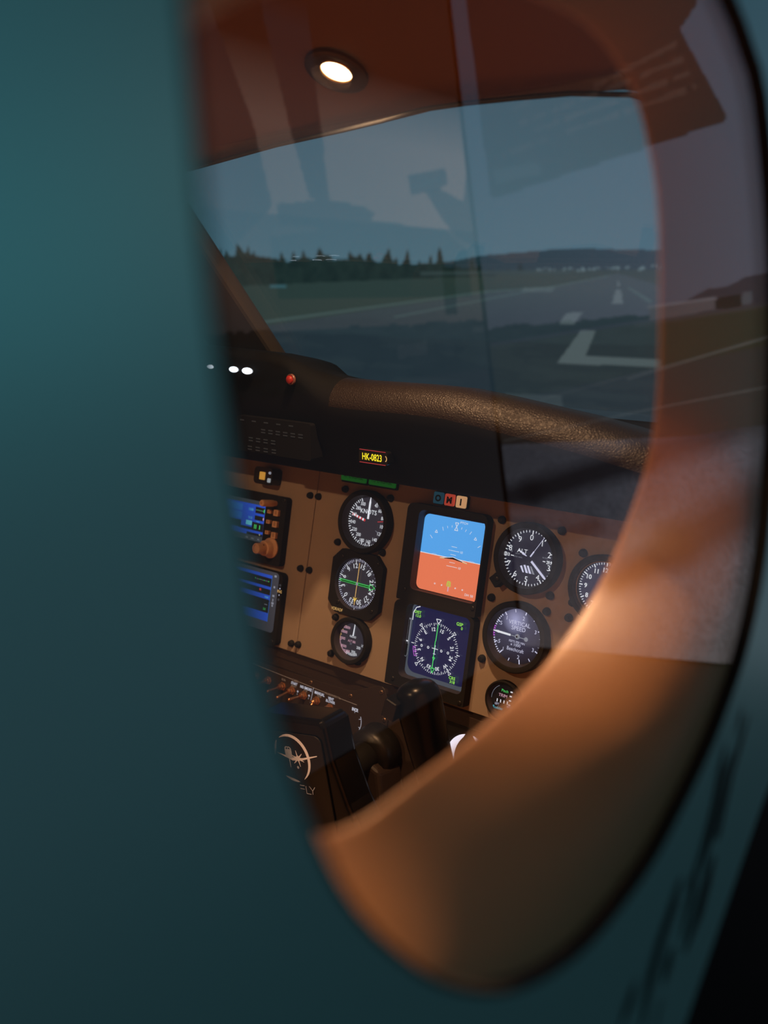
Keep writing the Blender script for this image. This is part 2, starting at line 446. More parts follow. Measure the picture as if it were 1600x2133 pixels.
def paint_side(y, z):
    t = np.clip((z-.45)/.9, 0, 1)[..., None]
    t2 = np.clip((z-1.18)/.25, 0, 1)[..., None]
    c = (np.array((0.62, 0.41, 0.34))*(1-t)+np.array((0.56, 0.42, 0.37))*t)*(1-t2)+np.array((0.045, 0.032, 0.030))*t2+0*y[..., None]
    t3 = np.clip((z-.50)/.65, 0, 1)[..., None]; a = np.clip((1.05-y)/.35, 0, 1)[..., None]; c = c*(1-a)+(np.array((.16, .46, .52))*(1-t3)+np.array((.045, .10, .12))*t3)*a  # teal glow added to the aft end of the picture to light the skin
    k = (fbm(y*.8, z*1.2, 90, 3)-.5); c = c*(1+k*.25)[..., None]
    dk = (0.050, 0.075, 0.095)
    for pts in ([(2.11, 1.07), (2.38, 1.125), (2.385, 1.065), (2.30, 1.03), (2.12, .998)],                    # dark bluish silhouettes in the picture
                [(2.22, 1.015), (2.31, 1.04), (2.49, .998), (2.9, .96), (2.9, .72), (2.40, .85), (2.30, .93)],
                [(1.35, .91), (1.48, .925), (1.58, .943), (1.81, .933), (1.87, .912), (1.84, .883), (1.77, .862), (1.56, .838), (1.46, .848), (1.35, .84)],
                [(.9, 1.5), (1.18, 1.5), (1.30, 1.15), (1.33, .9), (.9, .6)],
                [(1.30, .80), (1.85, .883), (2.32, .875), (2.47, .80), (2.47, .60), (1.30, .60)],
                [(.8, .875), (2.62, .875), (2.62, .48), (.8, .48)],
                [(2.70, 1.45), (2.62, 1.30), (2.49, .998), (2.9, .96), (2.9, 1.5)],
                [(1.40, 1.6), (1.64, 1.6), (1.63, 1.19), (1.62, .94), (1.52, .94), (1.47, 1.16)]):
        c = over(c, inpoly(y, z, pts), dk, .78)
    c = over(c, seg(y, z, (2.15, 1.030), (2.33, 1.075), .010), (0.16, 0.20, 0.22), .7)
    g = z < .50+.02*(fbm(y*9, y*0, 91)-.5)
    c = over(c, g, (0.030, 0.040, 0.046)); c = c*(1+(g*(fbm(y*8, z*20, 92)-.5))[..., None])
    low = z < .30; c = over(c, low, (0.045, 0.047, 0.056))
    c = over(c, (abs(y-2.31-.10*(z-.64)) < .045) & (z > .53) & (z < .735), (0.012, 0.014, 0.016), .9)
    for pts in ([(1.9, .42), (2.1, .43), (2.1, .38), (1.9, .37)], [(2.45, .47), (2.60, .48), (2.60, .455), (2.45, .45)]):
        c = over(c, inpoly(y, z, pts), (0.10, .11, .12), .6)
    return c

def screen(name, us, zs, fn, place, label, frame_box):
    U, Z = np.meshgrid(us, zs); c = np.clip(fn(U, Z), 0.0005, 2)
    nu, nz = len(us), len(zs)
    co = place(U.ravel(), Z.ravel())
    i = (np.arange(nz-1)[:, None]*nu+np.arange(nu-1)[None]).ravel()
    f = np.stack([i, i+1, i+nu+1, i+nu], -1)
    me = bpy.data.meshes.new('picture'); me.vertices.add(len(co)); me.vertices.foreach_set('co', co.ravel())
    me.loops.add(f.size); me.loops.foreach_set('vertex_index', f.ravel().astype(np.int32))
    me.polygons.add(len(f)); me.polygons.foreach_set('loop_start', np.arange(0, f.size, 4, dtype=np.int32))
    me.update(calc_edges=True)
    at = me.color_attributes.new('picture', 'FLOAT_COLOR', 'POINT')
    at.data.foreach_set('color', np.concatenate([c.reshape(-1, 3), np.ones((nu*nz, 1))], 1).astype(np.float32).ravel())
    me.materials.append(M_PROJ)
    t = empty(name, Matrix.Translation(place(np.array([us[len(us)//2]]), np.array([ZF]))[0]), label, 'screen')
    inv = t.matrix_world.inverted()
    link('picture', me, t, inv)
    b = B(); b.box(*frame_box, M_WALL); b.build('screen_back', t, M=inv)
    return t
M_PROJ = bpy.data.materials.new('projected_picture'); M_PROJ.use_nodes = True
nt = M_PROJ.node_tree; nt.nodes.clear()
o_ = nt.nodes.new('ShaderNodeOutputMaterial'); e_ = nt.nodes.new('ShaderNodeEmission'); a_ = nt.nodes.new('ShaderNodeAttribute')
a_.attribute_name = 'picture'; nt.links.new(a_.outputs['Color'], e_.inputs[0]); nt.links.new(e_.outputs[0], o_.inputs[0])
e_.inputs[1].default_value = 1.0
xs = np.concatenate([np.linspace(-5, -3.4, 16)[:-1], np.linspace(-3.4, -.5, 500)[:-1], np.linspace(-.5, 1.3, 30)[:-1], np.linspace(1.3, 2.615, 210)])
zs = np.concatenate([np.linspace(ZF+.01, -.2, 70)[:-1], np.linspace(-.2, .55, 170)[:-1], np.linspace(.55, 1.45, 110)[:-1], np.linspace(1.45, 2.2, 8)])
screen('projection_screen', xs, zs, paint_front, lambda u, z: np.stack([u, 2.55+0*u, z], -1).astype(np.float32),
       'wide projection screen ahead of the cockpit showing runway, trees and hills', (-5, 2.63, 2.552, 2.60, ZF, 2.22))
ys = np.concatenate([np.linspace(-2.5, .8, 24)[:-1], np.linspace(.8, 2.54, 220)])
zs2 = np.concatenate([np.linspace(ZF+.01, .3, 60)[:-1], np.linspace(.3, 1.5, 150)[:-1], np.linspace(1.5, 2.2, 8)])
screen('projection_screen', ys, zs2, paint_side, lambda u, z: np.stack([2.63+0*u, 2.54-(u-(-2.5))*0+u-2.54, z], -1).astype(np.float32),
       'side projection screen with pale sky, seen only mirrored in the window pane', (2.632, 2.68, -2.5, 2.545, ZF, 2.22))

# =================================================================== THE FUSELAGE
TILT = R(4.8)
SN = Vector((math.cos(TILT), 0, math.sin(TILT)))                    # outward normal of the skin
def SK(y, z, off=0.0):
    """point on the sloping skin at height z, off metres outward"""
    x = CPX-math.tan(TILT)*(z-0.29577764)
    return Vector((x, y, z))+SN*off
CPX = 0.7187-0.10/math.cos(TILT)
OUT = [(-.784, .345), (-.7865, .315), (-.7868, .290), (-.7848, .262), (-.7828, .2355), (-.7775, .212), (-.7695, .1905), (-.7565, .1705), (-.738, .150), (-.712, .132), (-.68, .121), (-.651, .119),
       (-.625, .121), (-.602, .127), (-.580, .134), (-.560, .143), (-.532, .161), (-.511, .189), (-.500, .225), (-.496, .265), (-.499, .310), (-.517, .360), (-.535, .376), (-.556, .387),
       (-.60, .404), (-.66, .411), (-.72, .402), (-.765, .378)]
INN = [(-0.775, 0.3, 0.0362), (-0.773, 0.25, 0.0362), (-0.762, 0.205, 0.0362), (-0.748, 0.18, 0.0362), (-0.729, 0.169, 0.0362), (-0.6969, 0.1675, 0.0378), (-0.6422, 0.1594, 0.0489), (-0.5726, 0.1544, 0.0635), (-0.5206, 0.1738, 0.0649), (-0.5051, 0.2151, 0.0532), (-0.5251, 0.2502, 0.0385), (-0.527, 0.296, 0.0362), (-0.529, 0.328, 0.0362), (-0.538, 0.348, 0.0362), (-0.552, 0.364, 0.0362), (-0.59, 0.377, 0.0362), (-0.66, 0.373, 0.0362), (-0.723, 0.356, 0.0362), (-0.751, 0.343, 0.0362), (-0.768, 0.326, 0.0362)]   # y, z, depth behind the skin
def resample(loop, n, c=(-.645, .265)):
    """closed smooth loop sampled at n equal angles about c"""
    P = np.array(loop); m = len(P); q = []
    for i in range(m):                                              # Catmull-Rom
        p0, p1, p2, p3 = P[i-1], P[i], P[(i+1) % m], P[(i+2) % m]
        for t in np.linspace(0, 1, 12, endpoint=False):
            q.append(.5*((2*p1)+(-p0+p2)*t+(2*p0-5*p1+4*p2-p3)*t*t+(-p0+3*p1-3*p2+p3)*t**3))
    q = np.array(q); a = np.unwrap(np.arctan2(q[:, 1]-c[1], q[:, 0]-c[0])); r = np.hypot(q[:, 0]-c[0], q[:, 1]-c[1])
    if a[-1] < a[0]: a = a[::-1]; r = r[::-1]; q = q[::-1]
    base = 2*PI*np.arange(n)/n
    rr_ = np.interp(np.mod(base-a[0], 2*PI)+a[0], np.append(a, a[0]+2*PI), np.append(r, r[0]))
    out = [c[0]+rr_*np.cos(base), c[1]+rr_*np.sin(base)]
    if q.shape[1] > 2: out.append(np.interp(np.mod(base-a[0], 2*PI)+a[0], np.append(a, a[0]+2*PI), np.append(q[:, 2], q[0, 2])))
    return np.stack(out, -1)
NL = 96
LO = resample(OUT, NL); LI = resample(INN, NL); CEN = np.array((-.645, .265))

fus = empty('aircraft_fuselage', Matrix.Translation((.6, -.6, ZF)), 'teal painted side of the aircraft with a rounded window opening beside the cockpit', 'aircraft')
FI = fus.matrix_world.inverted()
# outer skin: a sheet of rings round the window hole growing out to the sheet's own outline
def skin_outline(k):
    a = 2*PI*k/NL; d = np.array((math.cos(a), math.sin(a)))
    best = 9
    for (p, q) in SKE:
        e = q-p; den = d[0]*e[1]-d[1]*e[0]
        if abs(den) < 1e-9: continue
        w = p-CEN; t = (w[0]*e[1]-w[1]*e[0])/den; u = (w[0]*d[1]-w[1]*d[0])/den
        if t > 0 and -1e-6 <= u <= 1+1e-6: best = min(best, t)
    return CEN+d*best
_o = [np.array(p) for p in ((-1.7, -.45), (-.95, -.115), (-.60, .042), (-.502, .087), (-.46, .100), (.5, .115), (1.3, .06), (1.3, .30), (.5, .62), (-1.7, .68))]
SKE = [(_o[i], _o[(i+1) % len(_o)]) for i in range(len(_o))]
SO = np.array([skin_outline(k) for k in range(NL)])
v = []; f = []; rings = [0, .015, .05, .12, .25, .45, .7, 1.0]
for side, off in ((0, 0.0), (1, -0.004)):
    for s_ in rings:
        P = LO*(1-s_)+SO*s_
        v += [SK(p[0], p[1], off) for p in P]
nr = len(rings)
for j in range(nr-1):
    for i in range(NL):
        a, b_, c_, d_ = j*NL+i, j*NL+(i+1) % NL, (j+1)*NL+(i+1) % NL, (j+1)*NL+i
        f.append((a, d_, c_, b_)); k = nr*NL; f.append((a+k, b_+k, c_+k, d_+k))
for i in range(NL):
    k = nr*NL; a, b_ = i, (i+1) % NL; f.append((a, b_, b_+k, a+k)); q = (nr-1)*NL; f.append((q+a, q+a+k, q+b_+k, q+b_))
o = mk('skin', v, f, M_SKIN, fus, M=FI); sharp(o, 30)
# black belly below the paint line
b = B(); pts = [(-1.7, -.50), (-.95, -.165), (-.60, -.01), (-.46, .06), (.5, .10), (1.3, .05), (1.3, -.6), (-1.7, -.6)]
n = len(pts)
vv = [SK(y, z, -.006) for y, z in pts]+[SK(y, z, -.03) for y, z in pts]
tri = tessellate_polygon([[Vector((y, z, 0)) for y, z in [(-1.7, -.44), (-.95, -.105), (-.60, .052), (-.46, .11), (.5, .125), (1.3, .07), (1.3, -.6), (-1.7, -.6)]]])
pts2 = [(-1.7, -.44), (-.95, -.105), (-.60, .052), (-.46, .11), (.5, .125), (1.3, .07), (1.3, -.6), (-1.7, -.6)]
vv = [SK(y, z, -.006) for y, z in pts2]+[SK(y, z, -.03) for y, z in pts2]
b.add(vv, [tuple(t) for t in tri]+[tuple(i+n for i in t) for t in tri]+[(i, (i+1) % n, (i+1) % n+n, i+n) for i in range(n)], M_BELLY)
b.build('belly_panel', fus, M=FI)
# gasket: black rubber bead round the hole
v = []; f = []; NG = 4
for i in range(NL):
    p = LO[i]; q = LO[(i+1) % NL]-LO[i-1]; q = q/np.hypot(*q); nin = np.array((-q[1], q[0]))
    if np.dot(nin, CEN-p) < 0: nin = -nin
    for w_, off in ((-.0004, .0003), (.0008, .0003), (.0010, -.0045), (-.0015, -.0045)):
        w = p+nin*w_; v.append(SK(w[0], w[1], off))
for i in range(NL):
    for k in range(NG): f.append((i*NG+k, ((i+1) % NL)*NG+k, ((i+1) % NL)*NG+(k+1) % NG, i*NG+(k+1) % NG))
o = mk('gasket', v, f, M_RUBBER, fus, M=FI); sharp(o, 40)
# window pane: 3 mm acrylic slab
v = []; f = []
for off in (-.0022, -.0044):
    for s_ in (.0, .5, .99): v += [SK(*(CEN+(LO[i]-CEN)*s_), off) for i in range(NL)]
for j in range(2):
    for i in range(NL):
        a, b_ = j*NL+i, j*NL+(i+1) % NL; k = 3*NL
        f.append((a, b_, b_+NL, a+NL) if False else (a, a+NL, b_+NL, b_)); f.append((a+k, b_+k, b_+k+NL, a+k+NL))
o = mk('window_pane', v, f, GLASS, fus, M=FI)
bm = bmesh.new(); bm.from_mesh(o.data); bmesh.ops.remove_doubles(bm, verts=bm.verts, dist=1e-6)
for fc in bm.faces:
    if fc.calc_area() > 0 and (o.matrix_local.to_3x3() @ fc.normal).dot(SN)*(1 if (fc.calc_center_median()-(FI.inverted().inverted() @ SK(-.6, .3, -.0033))).dot(SN) > 0 else -1) < 0: fc.normal_flip()
bm.to_mesh(o.data); bm.free()
# padded liner of the window reveal: from the pane rolls inward, then back behind the cabin trim
LI2 = LI[:, :2]
prof = [(0, .0045, 0), (.04, 0, 0), (.12, 0, 0), (.25, 0, 0), (.4, 0, 0), (.55, 0, 0), (.7, 0, 0), (.82, 0, 0), (.92, 0, 0), (1, 0, 0), (1, .0008, .0015), (1, .0018, .005), (1, .003, .012), (1, .004, .03), (1, .005, .08), (1, .005, .5)]
v = []
for s_, ex, eo in prof:
    for i in range(NL):
        q = LO[i]*(1-s_)+LI2[i]*s_; d = LI2[i]-CEN; d = d/np.hypot(*d)
        bow = .006*math.sin(PI*s_)*max(0, (LI[i][2]-.036)/.020)           # slightly domed shelf at the bottom
        q = q+d*(eo-bow); dep = .0045+(LI[i][2]-.0045)*s_**(1.2+.8*max(0, min(1, (LI[i][2]-.036)/.020)))+ex*(s_ > .99)
        v.append(SK(q[0], q[1], 0)-Vector((dep, 0, 0)))
f = []
for j in range(len(prof)-1):
    for i in range(NL): f.append((j*NL+i, j*NL+(i+1) % NL, (j+1)*NL+(i+1) % NL, (j+1)*NL+i))
o = mk('window_liner', v, f, M_LINER, fus, M=FI, smooth=True)
md = o.modifiers.new('subdivision', 'SUBSURF'); md.levels = 1; md.render_levels = 1
# rest of the shell: roof, far side, floor and back bulkhead of the cabin, nose cowl
b = B()
b.box(-1.05, .60, -1.75, -.20, .68, .70, M_SKIN); b.box(-1.06, -1.04, -1.75, -.1, -.6, .70, M_SKIN)
b.box(-1.05, .60, -1.77, -1.75, -.6, .70, M_SKIN)
b.build('shell_roof', fus, M=FI)
b = B(); b.box(-1.04, .62, -1.75, .30, -.62, -.60, M_CAB); b.build('cabin_floor', fus, M=FI)
b = B(); b.box(-1.04, .60, -1.745, -1.73, -.60, .68, M_CAB); b.box(-1.038, -1.02, -1.73, -.1, -.6, .60, M_CAB); b.build('cabin_lining', fus, M=FI)
v = []; f = []
for (y, z0, z1) in ((.10, -.6, .150), (.45, -.6, .06), (.85, -.5, -.08), (1.25, -.42, -.22)):
    w = .80-.25*max(0, y-.2)
    v += [(-.22-w, y, z0), (-.22+w, y, z0), (-.22+w, y, z1-.04), (-.22+w-.12, y, z1), (-.22-w+.12, y, z1), (-.22-w, y, z1-.04)]
for j in range(3):
    for i in range(6): a, b_ = j*6+i, j*6+(i+1) % 6; f.append((a, b_, b_+6, a+6))
f += [tuple(range(5, -1, -1)), tuple(range(18, 24))]
o = mk('nose_cowl', v, f, M_MATTE, fus, M=FI); sharp(o, 30)

# =================================================================== ROOF LINING, LAMP, WINDSHIELD
SEC = [(-.165, .44), (-.24, .475), (-.32, .5125), (-.42, .550), (-.55, .575), (-.8, .585), (-1.2, .585), (-1.72, .585)]
XD = ([-1.03, -.6, -.103, .039, .163, .237, .338, .398, .45, .50, .535, .56], [-.10, -.03, -.011, 0, .006, .012, .009, .006, -.008, -.04, -.10, -.20])
v = []; f = []
xs_ = list(np.concatenate([np.linspace(-1.03, -.1, 14)[:-1], np.linspace(-.1, .44, 28)[:-1], np.linspace(.44, .555, 12)]))
ys_ = list(np.interp(np.linspace(0, 7, 36), range(8), [q[0] for q in SEC]))
for y in ys_:
    zb = np.interp(-y, [-q[0] for q in SEC], [q[1] for q in SEC])
    for x in xs_: v.append((x, y, zb+np.interp(x, *XD)))
nx = len(xs_)
LCX, LCY = .167, -.236                                              # the lamp sits here; faces under it are left out
for j in range(len(ys_)-1):
    for i in range(nx-1):
        f.append((j*nx+i, j*nx+i+1, (j+1)*nx+i+1, (j+1)*nx+i))
o = mk('headliner', v, f, M_HEAD, smooth=True)
md = o.modifiers.new('thickness', 'SOLIDIFY'); md.thickness = .012; md.offset = -1
tag(o, 'brown fabric roof lining sloping down to the top of the windshield', 'headliner')

M_RING = mat('bronze_ring', (0.10, 0.055, 0.035), 0.35, metal=0.4)
def downlight(x, y, tilt, label, energy):
    la = R(tilt); n_ = Vector((0, -math.sin(la), -math.cos(la)))
    zl = np.interp(-y, [-q[0] for q in SEC], [q[1] for q in SEC])+np.interp(x, *XD)
    lx = Vector((1, 0, 0)); ly = n_.cross(lx)
    lm = Matrix(((lx.x, ly.x, n_.x, x), (lx.y, ly.y, n_.y, y), (lx.z, ly.z, n_.z, zl-.001), (0, 0, 0, 1)))
    lamp = empty('ceiling_downlight', lm, label, 'lamp', 'ceiling downlights')
    b = B(); b.lathe([(.0285, .000), (.0280, .0028), (.0255, .0036), (.0165, .0022), (.0145, .0012), (.0140, .0005)], M_RING, 48); o = b.build('trim_ring', lamp); sharp(o, 40)
    b = B(); b.lathe([(.0150, .0006), (.0150, .0024), (.0142, .0026), (.0138, .0006)], mat('gold_ring', (.7, .4, .18), .3, metal=.9), 40); b.build('inner_ring', lamp, smooth=True)
    b = B(); b.lathe([(.0001, .0030), (.006, .0028), (.011, .0022), (.0139, .0008)], glow('lamp_glow', (1.0, 0.62, 0.32), 9.0), 32); b.build('lens', lamp, smooth=True)
    ld = bpy.data.lights.new('downlight', 'AREA'); ld.shape = 'DISK'; ld.size = .036; ld.energy = energy; ld.color = (1.0, 0.54, 0.27); ld.spread = R(170)
    lo = bpy.data.objects.new('downlight_light', ld); COL.objects.link(lo); lo.parent = lamp
    lo.matrix_local = Matrix.Translation((0, 0, .006)) @ Matrix.Rotation(PI, 4, 'X')
downlight(.167, -.236, 25, 'round recessed downlight glowing warm in the brown roof lining', 5.5)
downlight(-.10, -.92, 0, 'second round downlight further back in the roof lining, above the seats', 5.6)

def WS(x, z, off=0):                                                # windshield plane leaning back
    n = Vector((0, -1, -.85)).normalized()
    return Vector((x, .004-(z-.22)*.85, z))-n*off
wsh = empty('windshield', Matrix.Translation((-.2, .05, .17)), 'two sloping windshield panes with a brown centre post above the glareshield', 'windshield')
WI = wsh.matrix_world.inverted()
def slab(name, q, t, m, parent, inv):
    v = [WS(x, z, 0) for x, z in q]+[WS(x, z, t) for x, z in q]; n = len(q)
    f = [tuple(range(n)), tuple(range(2*n-1, n-1, -1))]+[(i, i+n, (i+1) % n+n, (i+1) % n) for i in range(n)]
    o = mk(name, v, f, m, parent, M=inv)
    bm = bmesh.new(); bm.from_mesh(o.data); bmesh.ops.recalc_face_normals(bm, faces=bm.faces); bm.to_mesh(o.data); bm.free()
    return o
slab('windshield_pane', [(-.17, .165), (.53, .165), (.50, .452), (-.17, .440)], .004, GLASS, wsh, WI)
slab('windshield_pane', [(-.95, .165), (-.22, .165), (-.22, .438), (-.90, .40)], .004, GLASS, wsh, WI)
o = slab('centre_post', [(-.262, .150), (-.140, .150), (-.142, .450), (-.27, .450)], -.022, M_POST, wsh, WI); bevel(o, .006)
o = slab('corner_post', [(.50, .12), (.60, .12), (.60, .47), (.47, .47)], -.03, M_CAB, wsh, WI); bevel(o, .006)
b = B(); b.tube([WS(x, np.interp(x, XD[0], XD[1])+.437, -.002) for x in np.linspace(-.9, .46, 30)], .0022, mat('pale_seal', (.05, .055, .06), .5), 6); b.build('top_seal', wsh, smooth=True, M=WI)

# =================================================================== GLARESHIELD
XT = [-1.0, -.6, -.2, -.06, -.03, -.008, .012, .032, .066, .10, .155, .200, .242, .296, .347, .400, .46, .53]
ZT = [.224, .228, .2265, .2215, .2165, .206, .1995, .1955, .1945, .195, .1955, .1945, .190, .183, .1765, .167, .156, .145]
XH = sorted(set([round(float(q), 4) for q in list(np.linspace(-1.0, -.12, 16))+list(np.linspace(-.12, .53, 70))]))
def gs_section(x, m):
    zt = float(np.interp(x, XT, ZT)); h = max(0, min(1, (.035-x)/.06))  # h: 1 in the raised middle, 0 on the padded roll
    r = .030*(1-h)+.012*h; yc = -.103+r
    pts = [(-.030, .076), (-.056, .0735), (-.061, .0745), (-.065, .079)]
    pts += [(-.080, .098), (-.096, .122), (-.1065, max(.135, zt-r-.012))]
    for a in np.linspace(180, 75, 9):
        pts.append((yc-.004+(r*1.12)*math.cos(R(a)), zt-r+r*math.sin(R(a))))
    pts += [(yc+.03, zt-.004), (-.02, zt-.012-.01*(1-h)), (.03, zt-.03-.025*h), (.05, .155), (.25, .12)]
    return pts
v = []; f = []; mi_ = []
for x in XH:
    s_ = gs_section(x, 0); v += [(x, y, z) for y, z in s_]
ns = len(gs_section(0, 0))
for i in range(len(XH)-1):
    for k in range(ns-1):
        f.append((i*ns+k, i*ns+k+1, (i+1)*ns+k+1, (i+1)*ns+k))
        mi_.append(1 if k >= 7 and XH[i] > .035 and k < ns-3 else 0)
gsh = empty('glareshield', Matrix.Translation((.2, -.10, .085)), 'black leather glareshield hood over the instrument panel, raised at its middle', 'glareshield')
GI = gsh.matrix_world.inverted()
o = mk('leather_hood', v, f, [M_FACE, M_PAD], gsh, mi_, True, GI); sharp(o, 50)
md = o.modifiers.new('thickness', 'SOLIDIFY'); md.thickness = .004; md.offset = -1
# warning lights, red button and faint legends on the raised middle
for x, z, w, nm in ((-.113, .199, .0085, 'white_light'), (-.089, .1985, .0095, 'white_light'), (-.156, .200, .006, 'white_light')):
    b = B(); b.prism([(w*math.cos(2*PI*i/16)*.9, w*.42*math.sin(2*PI*i/16)) for i in range(16)], 0, .003, glow('lamp_cold_white', (.80, .88, 1.0), 3.0))
    b.prism([(w*1.15*math.cos(2*PI*i/16), w*.60*math.sin(2*PI*i/16)) for i in range(16)], 0, .0015, M_GLOSS)
    b.build(nm, gsh, M=GI @ Matrix.Translation((x, -.1105, z)) @ Matrix.Rotation(PI/2, 4, 'X'))
b = B(); b.lathe([(.0001, .006), (.0040, .0058), (.0046, .005), (.0048, 0)], mat('red_button', (.25, .015, .012), .35, emit=(.35, .012, .01), es=.12), 20)
b.lathe([(.0050, 0), (.0050, .003), (.0062, .003), (.0064, 0)], mat('red_collar', (.12, .05, .04), .4), 20)
b.build('red_button', gsh, M=GI @ Matrix.Translation((-.017, -.110, .1925)) @ Matrix.Rotation(PI/2, 4, 'X'), smooth=True)
p = Print(.0006)
p.prism(rr(-.115, .010, .098, .142, .003), -.02, .0004, M_FACE)
p.poly(rr(-.115, .010, .098, .142, .003), M_FACE)
G_FAINT = glow('legend_faint', (.014, .016, .015), 1.0)
for r_, (x0, z, n_, st) in enumerate(((-.105, .137, 5, .021), (-.068, .128, 6, .0125), (-.068, .1245, 6, .0125), (-.090, .116, 4, .013), (-.09, .1125, 4, .013), (-.092, .105, 4, .014), (-.092, .1015, 4, .014))):
    for i in range(n_): p.line((x0+i*st-.004, z), (x0+i*st+.0035, z), .0016, G_FAINT)
p.build('legend_strip', gsh, M=GI @ Matrix.Translation((0, -.1085, 0)) @ Matrix.Rotation(PI/2, 4, 'X'))

# call-sign plate on the hood's face
pm = Matrix.Translation((.0985, -.0985, .1120)) @ Matrix.Rotation(R(90), 4, 'X')
pl = empty('registration_plate', pm, 'small black plate with glowing yellow HK-0823 on the glareshield face', 'sign')
b = B(); b.prism(rr(-.0205, .0205, -.0078, .0078, .003), -.012, .004, M_GLOSS); b.build('plate', pl)
p = Print(.0042)
p.text('HK-0823', -.0015, 0, .0078, G_YEL, sx=.72, bold=.015)
p.line((-.0195, .0073), (.018, .0073), .0006, G_RED); p.line((-.0195, -.0073), (.018, -.0073), .0006, G_RED)
p.arc((.0160, 0), .0030, .0040, 30, 150, G_AMBER, 8)
p.build('lettering', pl)

# =================================================================== INSTRUMENT PANEL
ip = empty('instrument_panel', PM(.14, -.197), 'bronze painted instrument panel face with black dome screws, seam beside the radios', 'panel')
II = ip.matrix_world.inverted()
P0 = PM(0, 0)
def plate(name, pts, z0, z1, m, parent, inv, bev=.0006):
    b = B(); b.prism(pts, z0, z1, m); o = b.build(name, parent, M=inv @ P0); bevel(o, bev, 1); return o
plate('face_plate', [(-.0965, -.2005), (.50, -.2005), (.50, .10), (-.0920, .10)], -.004, 0, M_PANEL, ip, II)
plate('face_plate', [(-.45, -.2005), (-.0975, -.2005), (-.0930, .10), (-.45, .10)], -.004, 0, M_PANEL, ip, II)
b = B(); b.box(-.45, .5, -.215, -.199, -.012, -.0045, M_SUB); o = b.build('lower_edge_rail', ip, M=II @ P0)
def screw_mesh(r, h, m, name='screw', cone=False):
    b = B(); b.lathe([(.0001, h*.86), (r*.45, h), (r*.8, h*.85), (r, h*.35), (r*1.02, 0)], m, 14)
    k = r*.62; w = r*.16; z = h*1.04
    dk = MATS['matte_black']
    for a in (35, 125):
        q = Matrix.Rotation(R(a), 4, 'Z'); b.box(-k, k, -w, w, z-.0006, z, dk, q)
    me_o = b.build(name, None); sharp(me_o, 50); me = me_o.data; bpy.data.objects.remove(me_o); return me
SM = screw_mesh(.0048, .0060, M_MATTE)
SB = screw_mesh(.0030, .0012, M_BRASS)
SD = screw_mesh(.0030, .0012, M_SCREW)
for x, z in ((-.0427, .0376), (.0337, .0361), (-.0446, -.0343), (.0318, -.035), (.1995, .034), (.2773, .0336), (.1997, -.059), (.2741, -.0412), (.2728, -.0598), (.1983, -.1333),
             (.3062, .0136), (.3023, -.0429), (.3004, -.0608), (-.032, -.1345), (.0146, -.1355), (-.0324, -.1845), (.0147, -.1845),
             (-.1036, .0207), (-.0885, .0212), (-.1052, -.0818), (-.0888, -.0812), (-.1054, -.1885), (-.0925, -.187)):
    link('screw', SM, ip, II @ PM(x, z) @ Matrix.Rotation(R(random.uniform(0, 90)), 4, 'Z'))

def bezel_round(parent, r=.0415, ri=.0345, h=.014, zi=.001, m=M_MATTE):
    b = B(); b.lathe([(r, 0), (r, h-.002), (r-.0012, h), (ri+.0012, h), (ri, h-.001)], m, 64)
    b.lathe([(ri, h-.001), (ri-.0012, h*.45), (ri-.0025, zi)], M_INNER, 64)
    o = b.build('bezel', parent); sharp(o, 40)
    b = B(); b.lathe([(.0001, zi-.0004), (ri, zi-.0004)], M_MATTE, 48); b.build('dial_back', parent)
    return o
C0 = (0, 0)
# ---- airspeed indicator
t = empty('airspeed_indicator', PM(.0015, .0005), 'round KNOTS airspeed dial with red-striped pointer, above the square-cornered compass', 'gauge', 'black flight instruments')
bezel_round(t)
p = Print(.0012); p.disc(C0, .0335, G_DIAL, 60)
for k in range(61):                                                  # scale from 160 round to 300 knots
    a = 167+k*(335-167)/28.0
    if k > 28: break
    p.tick(C0, a, .0275 if k % 4 == 0 else (.0285 if k % 2 == 0 else .0298), .0322, .0011 if k % 2 == 0 else .0008, G_WHITE)
for k in range(5): p.disc((.0312*math.sin(R(163-k*5)), .0312*math.cos(R(163-k*5))), .0005, G_WHITE, 8)
for s_, a, r_ in (('300', -25, 24.7), ('280', -48, 23.8), ('260', -73, 24.2), ('240', -98, 23.9), ('220', -123, 23.4), ('200', -147, 22.0), ('180', -169, 25.6), ('160', 167, 26.0), ('140', 143, 26.5),
                  ('120', 119, 26.0), ('100', 96, 26.0), ('80', 72, 26.2), ('60', 48, 25.6), ('40', 27, 25.9)):
    p.ptext(s_, C0, a, r_*.001, .0047, G_WHITE, sx=.85)
p.tick(C0, 26, .0282, .0312, .0010, G_WHITE)
p.text('KNOTS', .0005, .0135, .0060, G_WHITE)
p.line((.0172, .0024), (.0285, .0046), .0008, G_RED)
p.line((.0155, -.0093), (.0200, -.0115), .0005, G_GREY)
p.build('dial_print', t)
q = Print(.0022); q.line((.0005, .0038), (.0010, .0265), .0030, G_WHITE, .0030); q.line((.0010, .0265), (.0012, .0335), .0026, G_WHITE, .0006); q.build('pointer', t)
q = Print(.0019)
for k in range(9):
    a0 = .0040+k*.0026; d = Vector((math.sin(R(-75)), math.cos(R(-75)))); q.line(tuple(d*a0), tuple(d*(a0+.0026)), .0030, G_WHITE if k % 2 else G_RED)
q.build('striped_pointer', t)

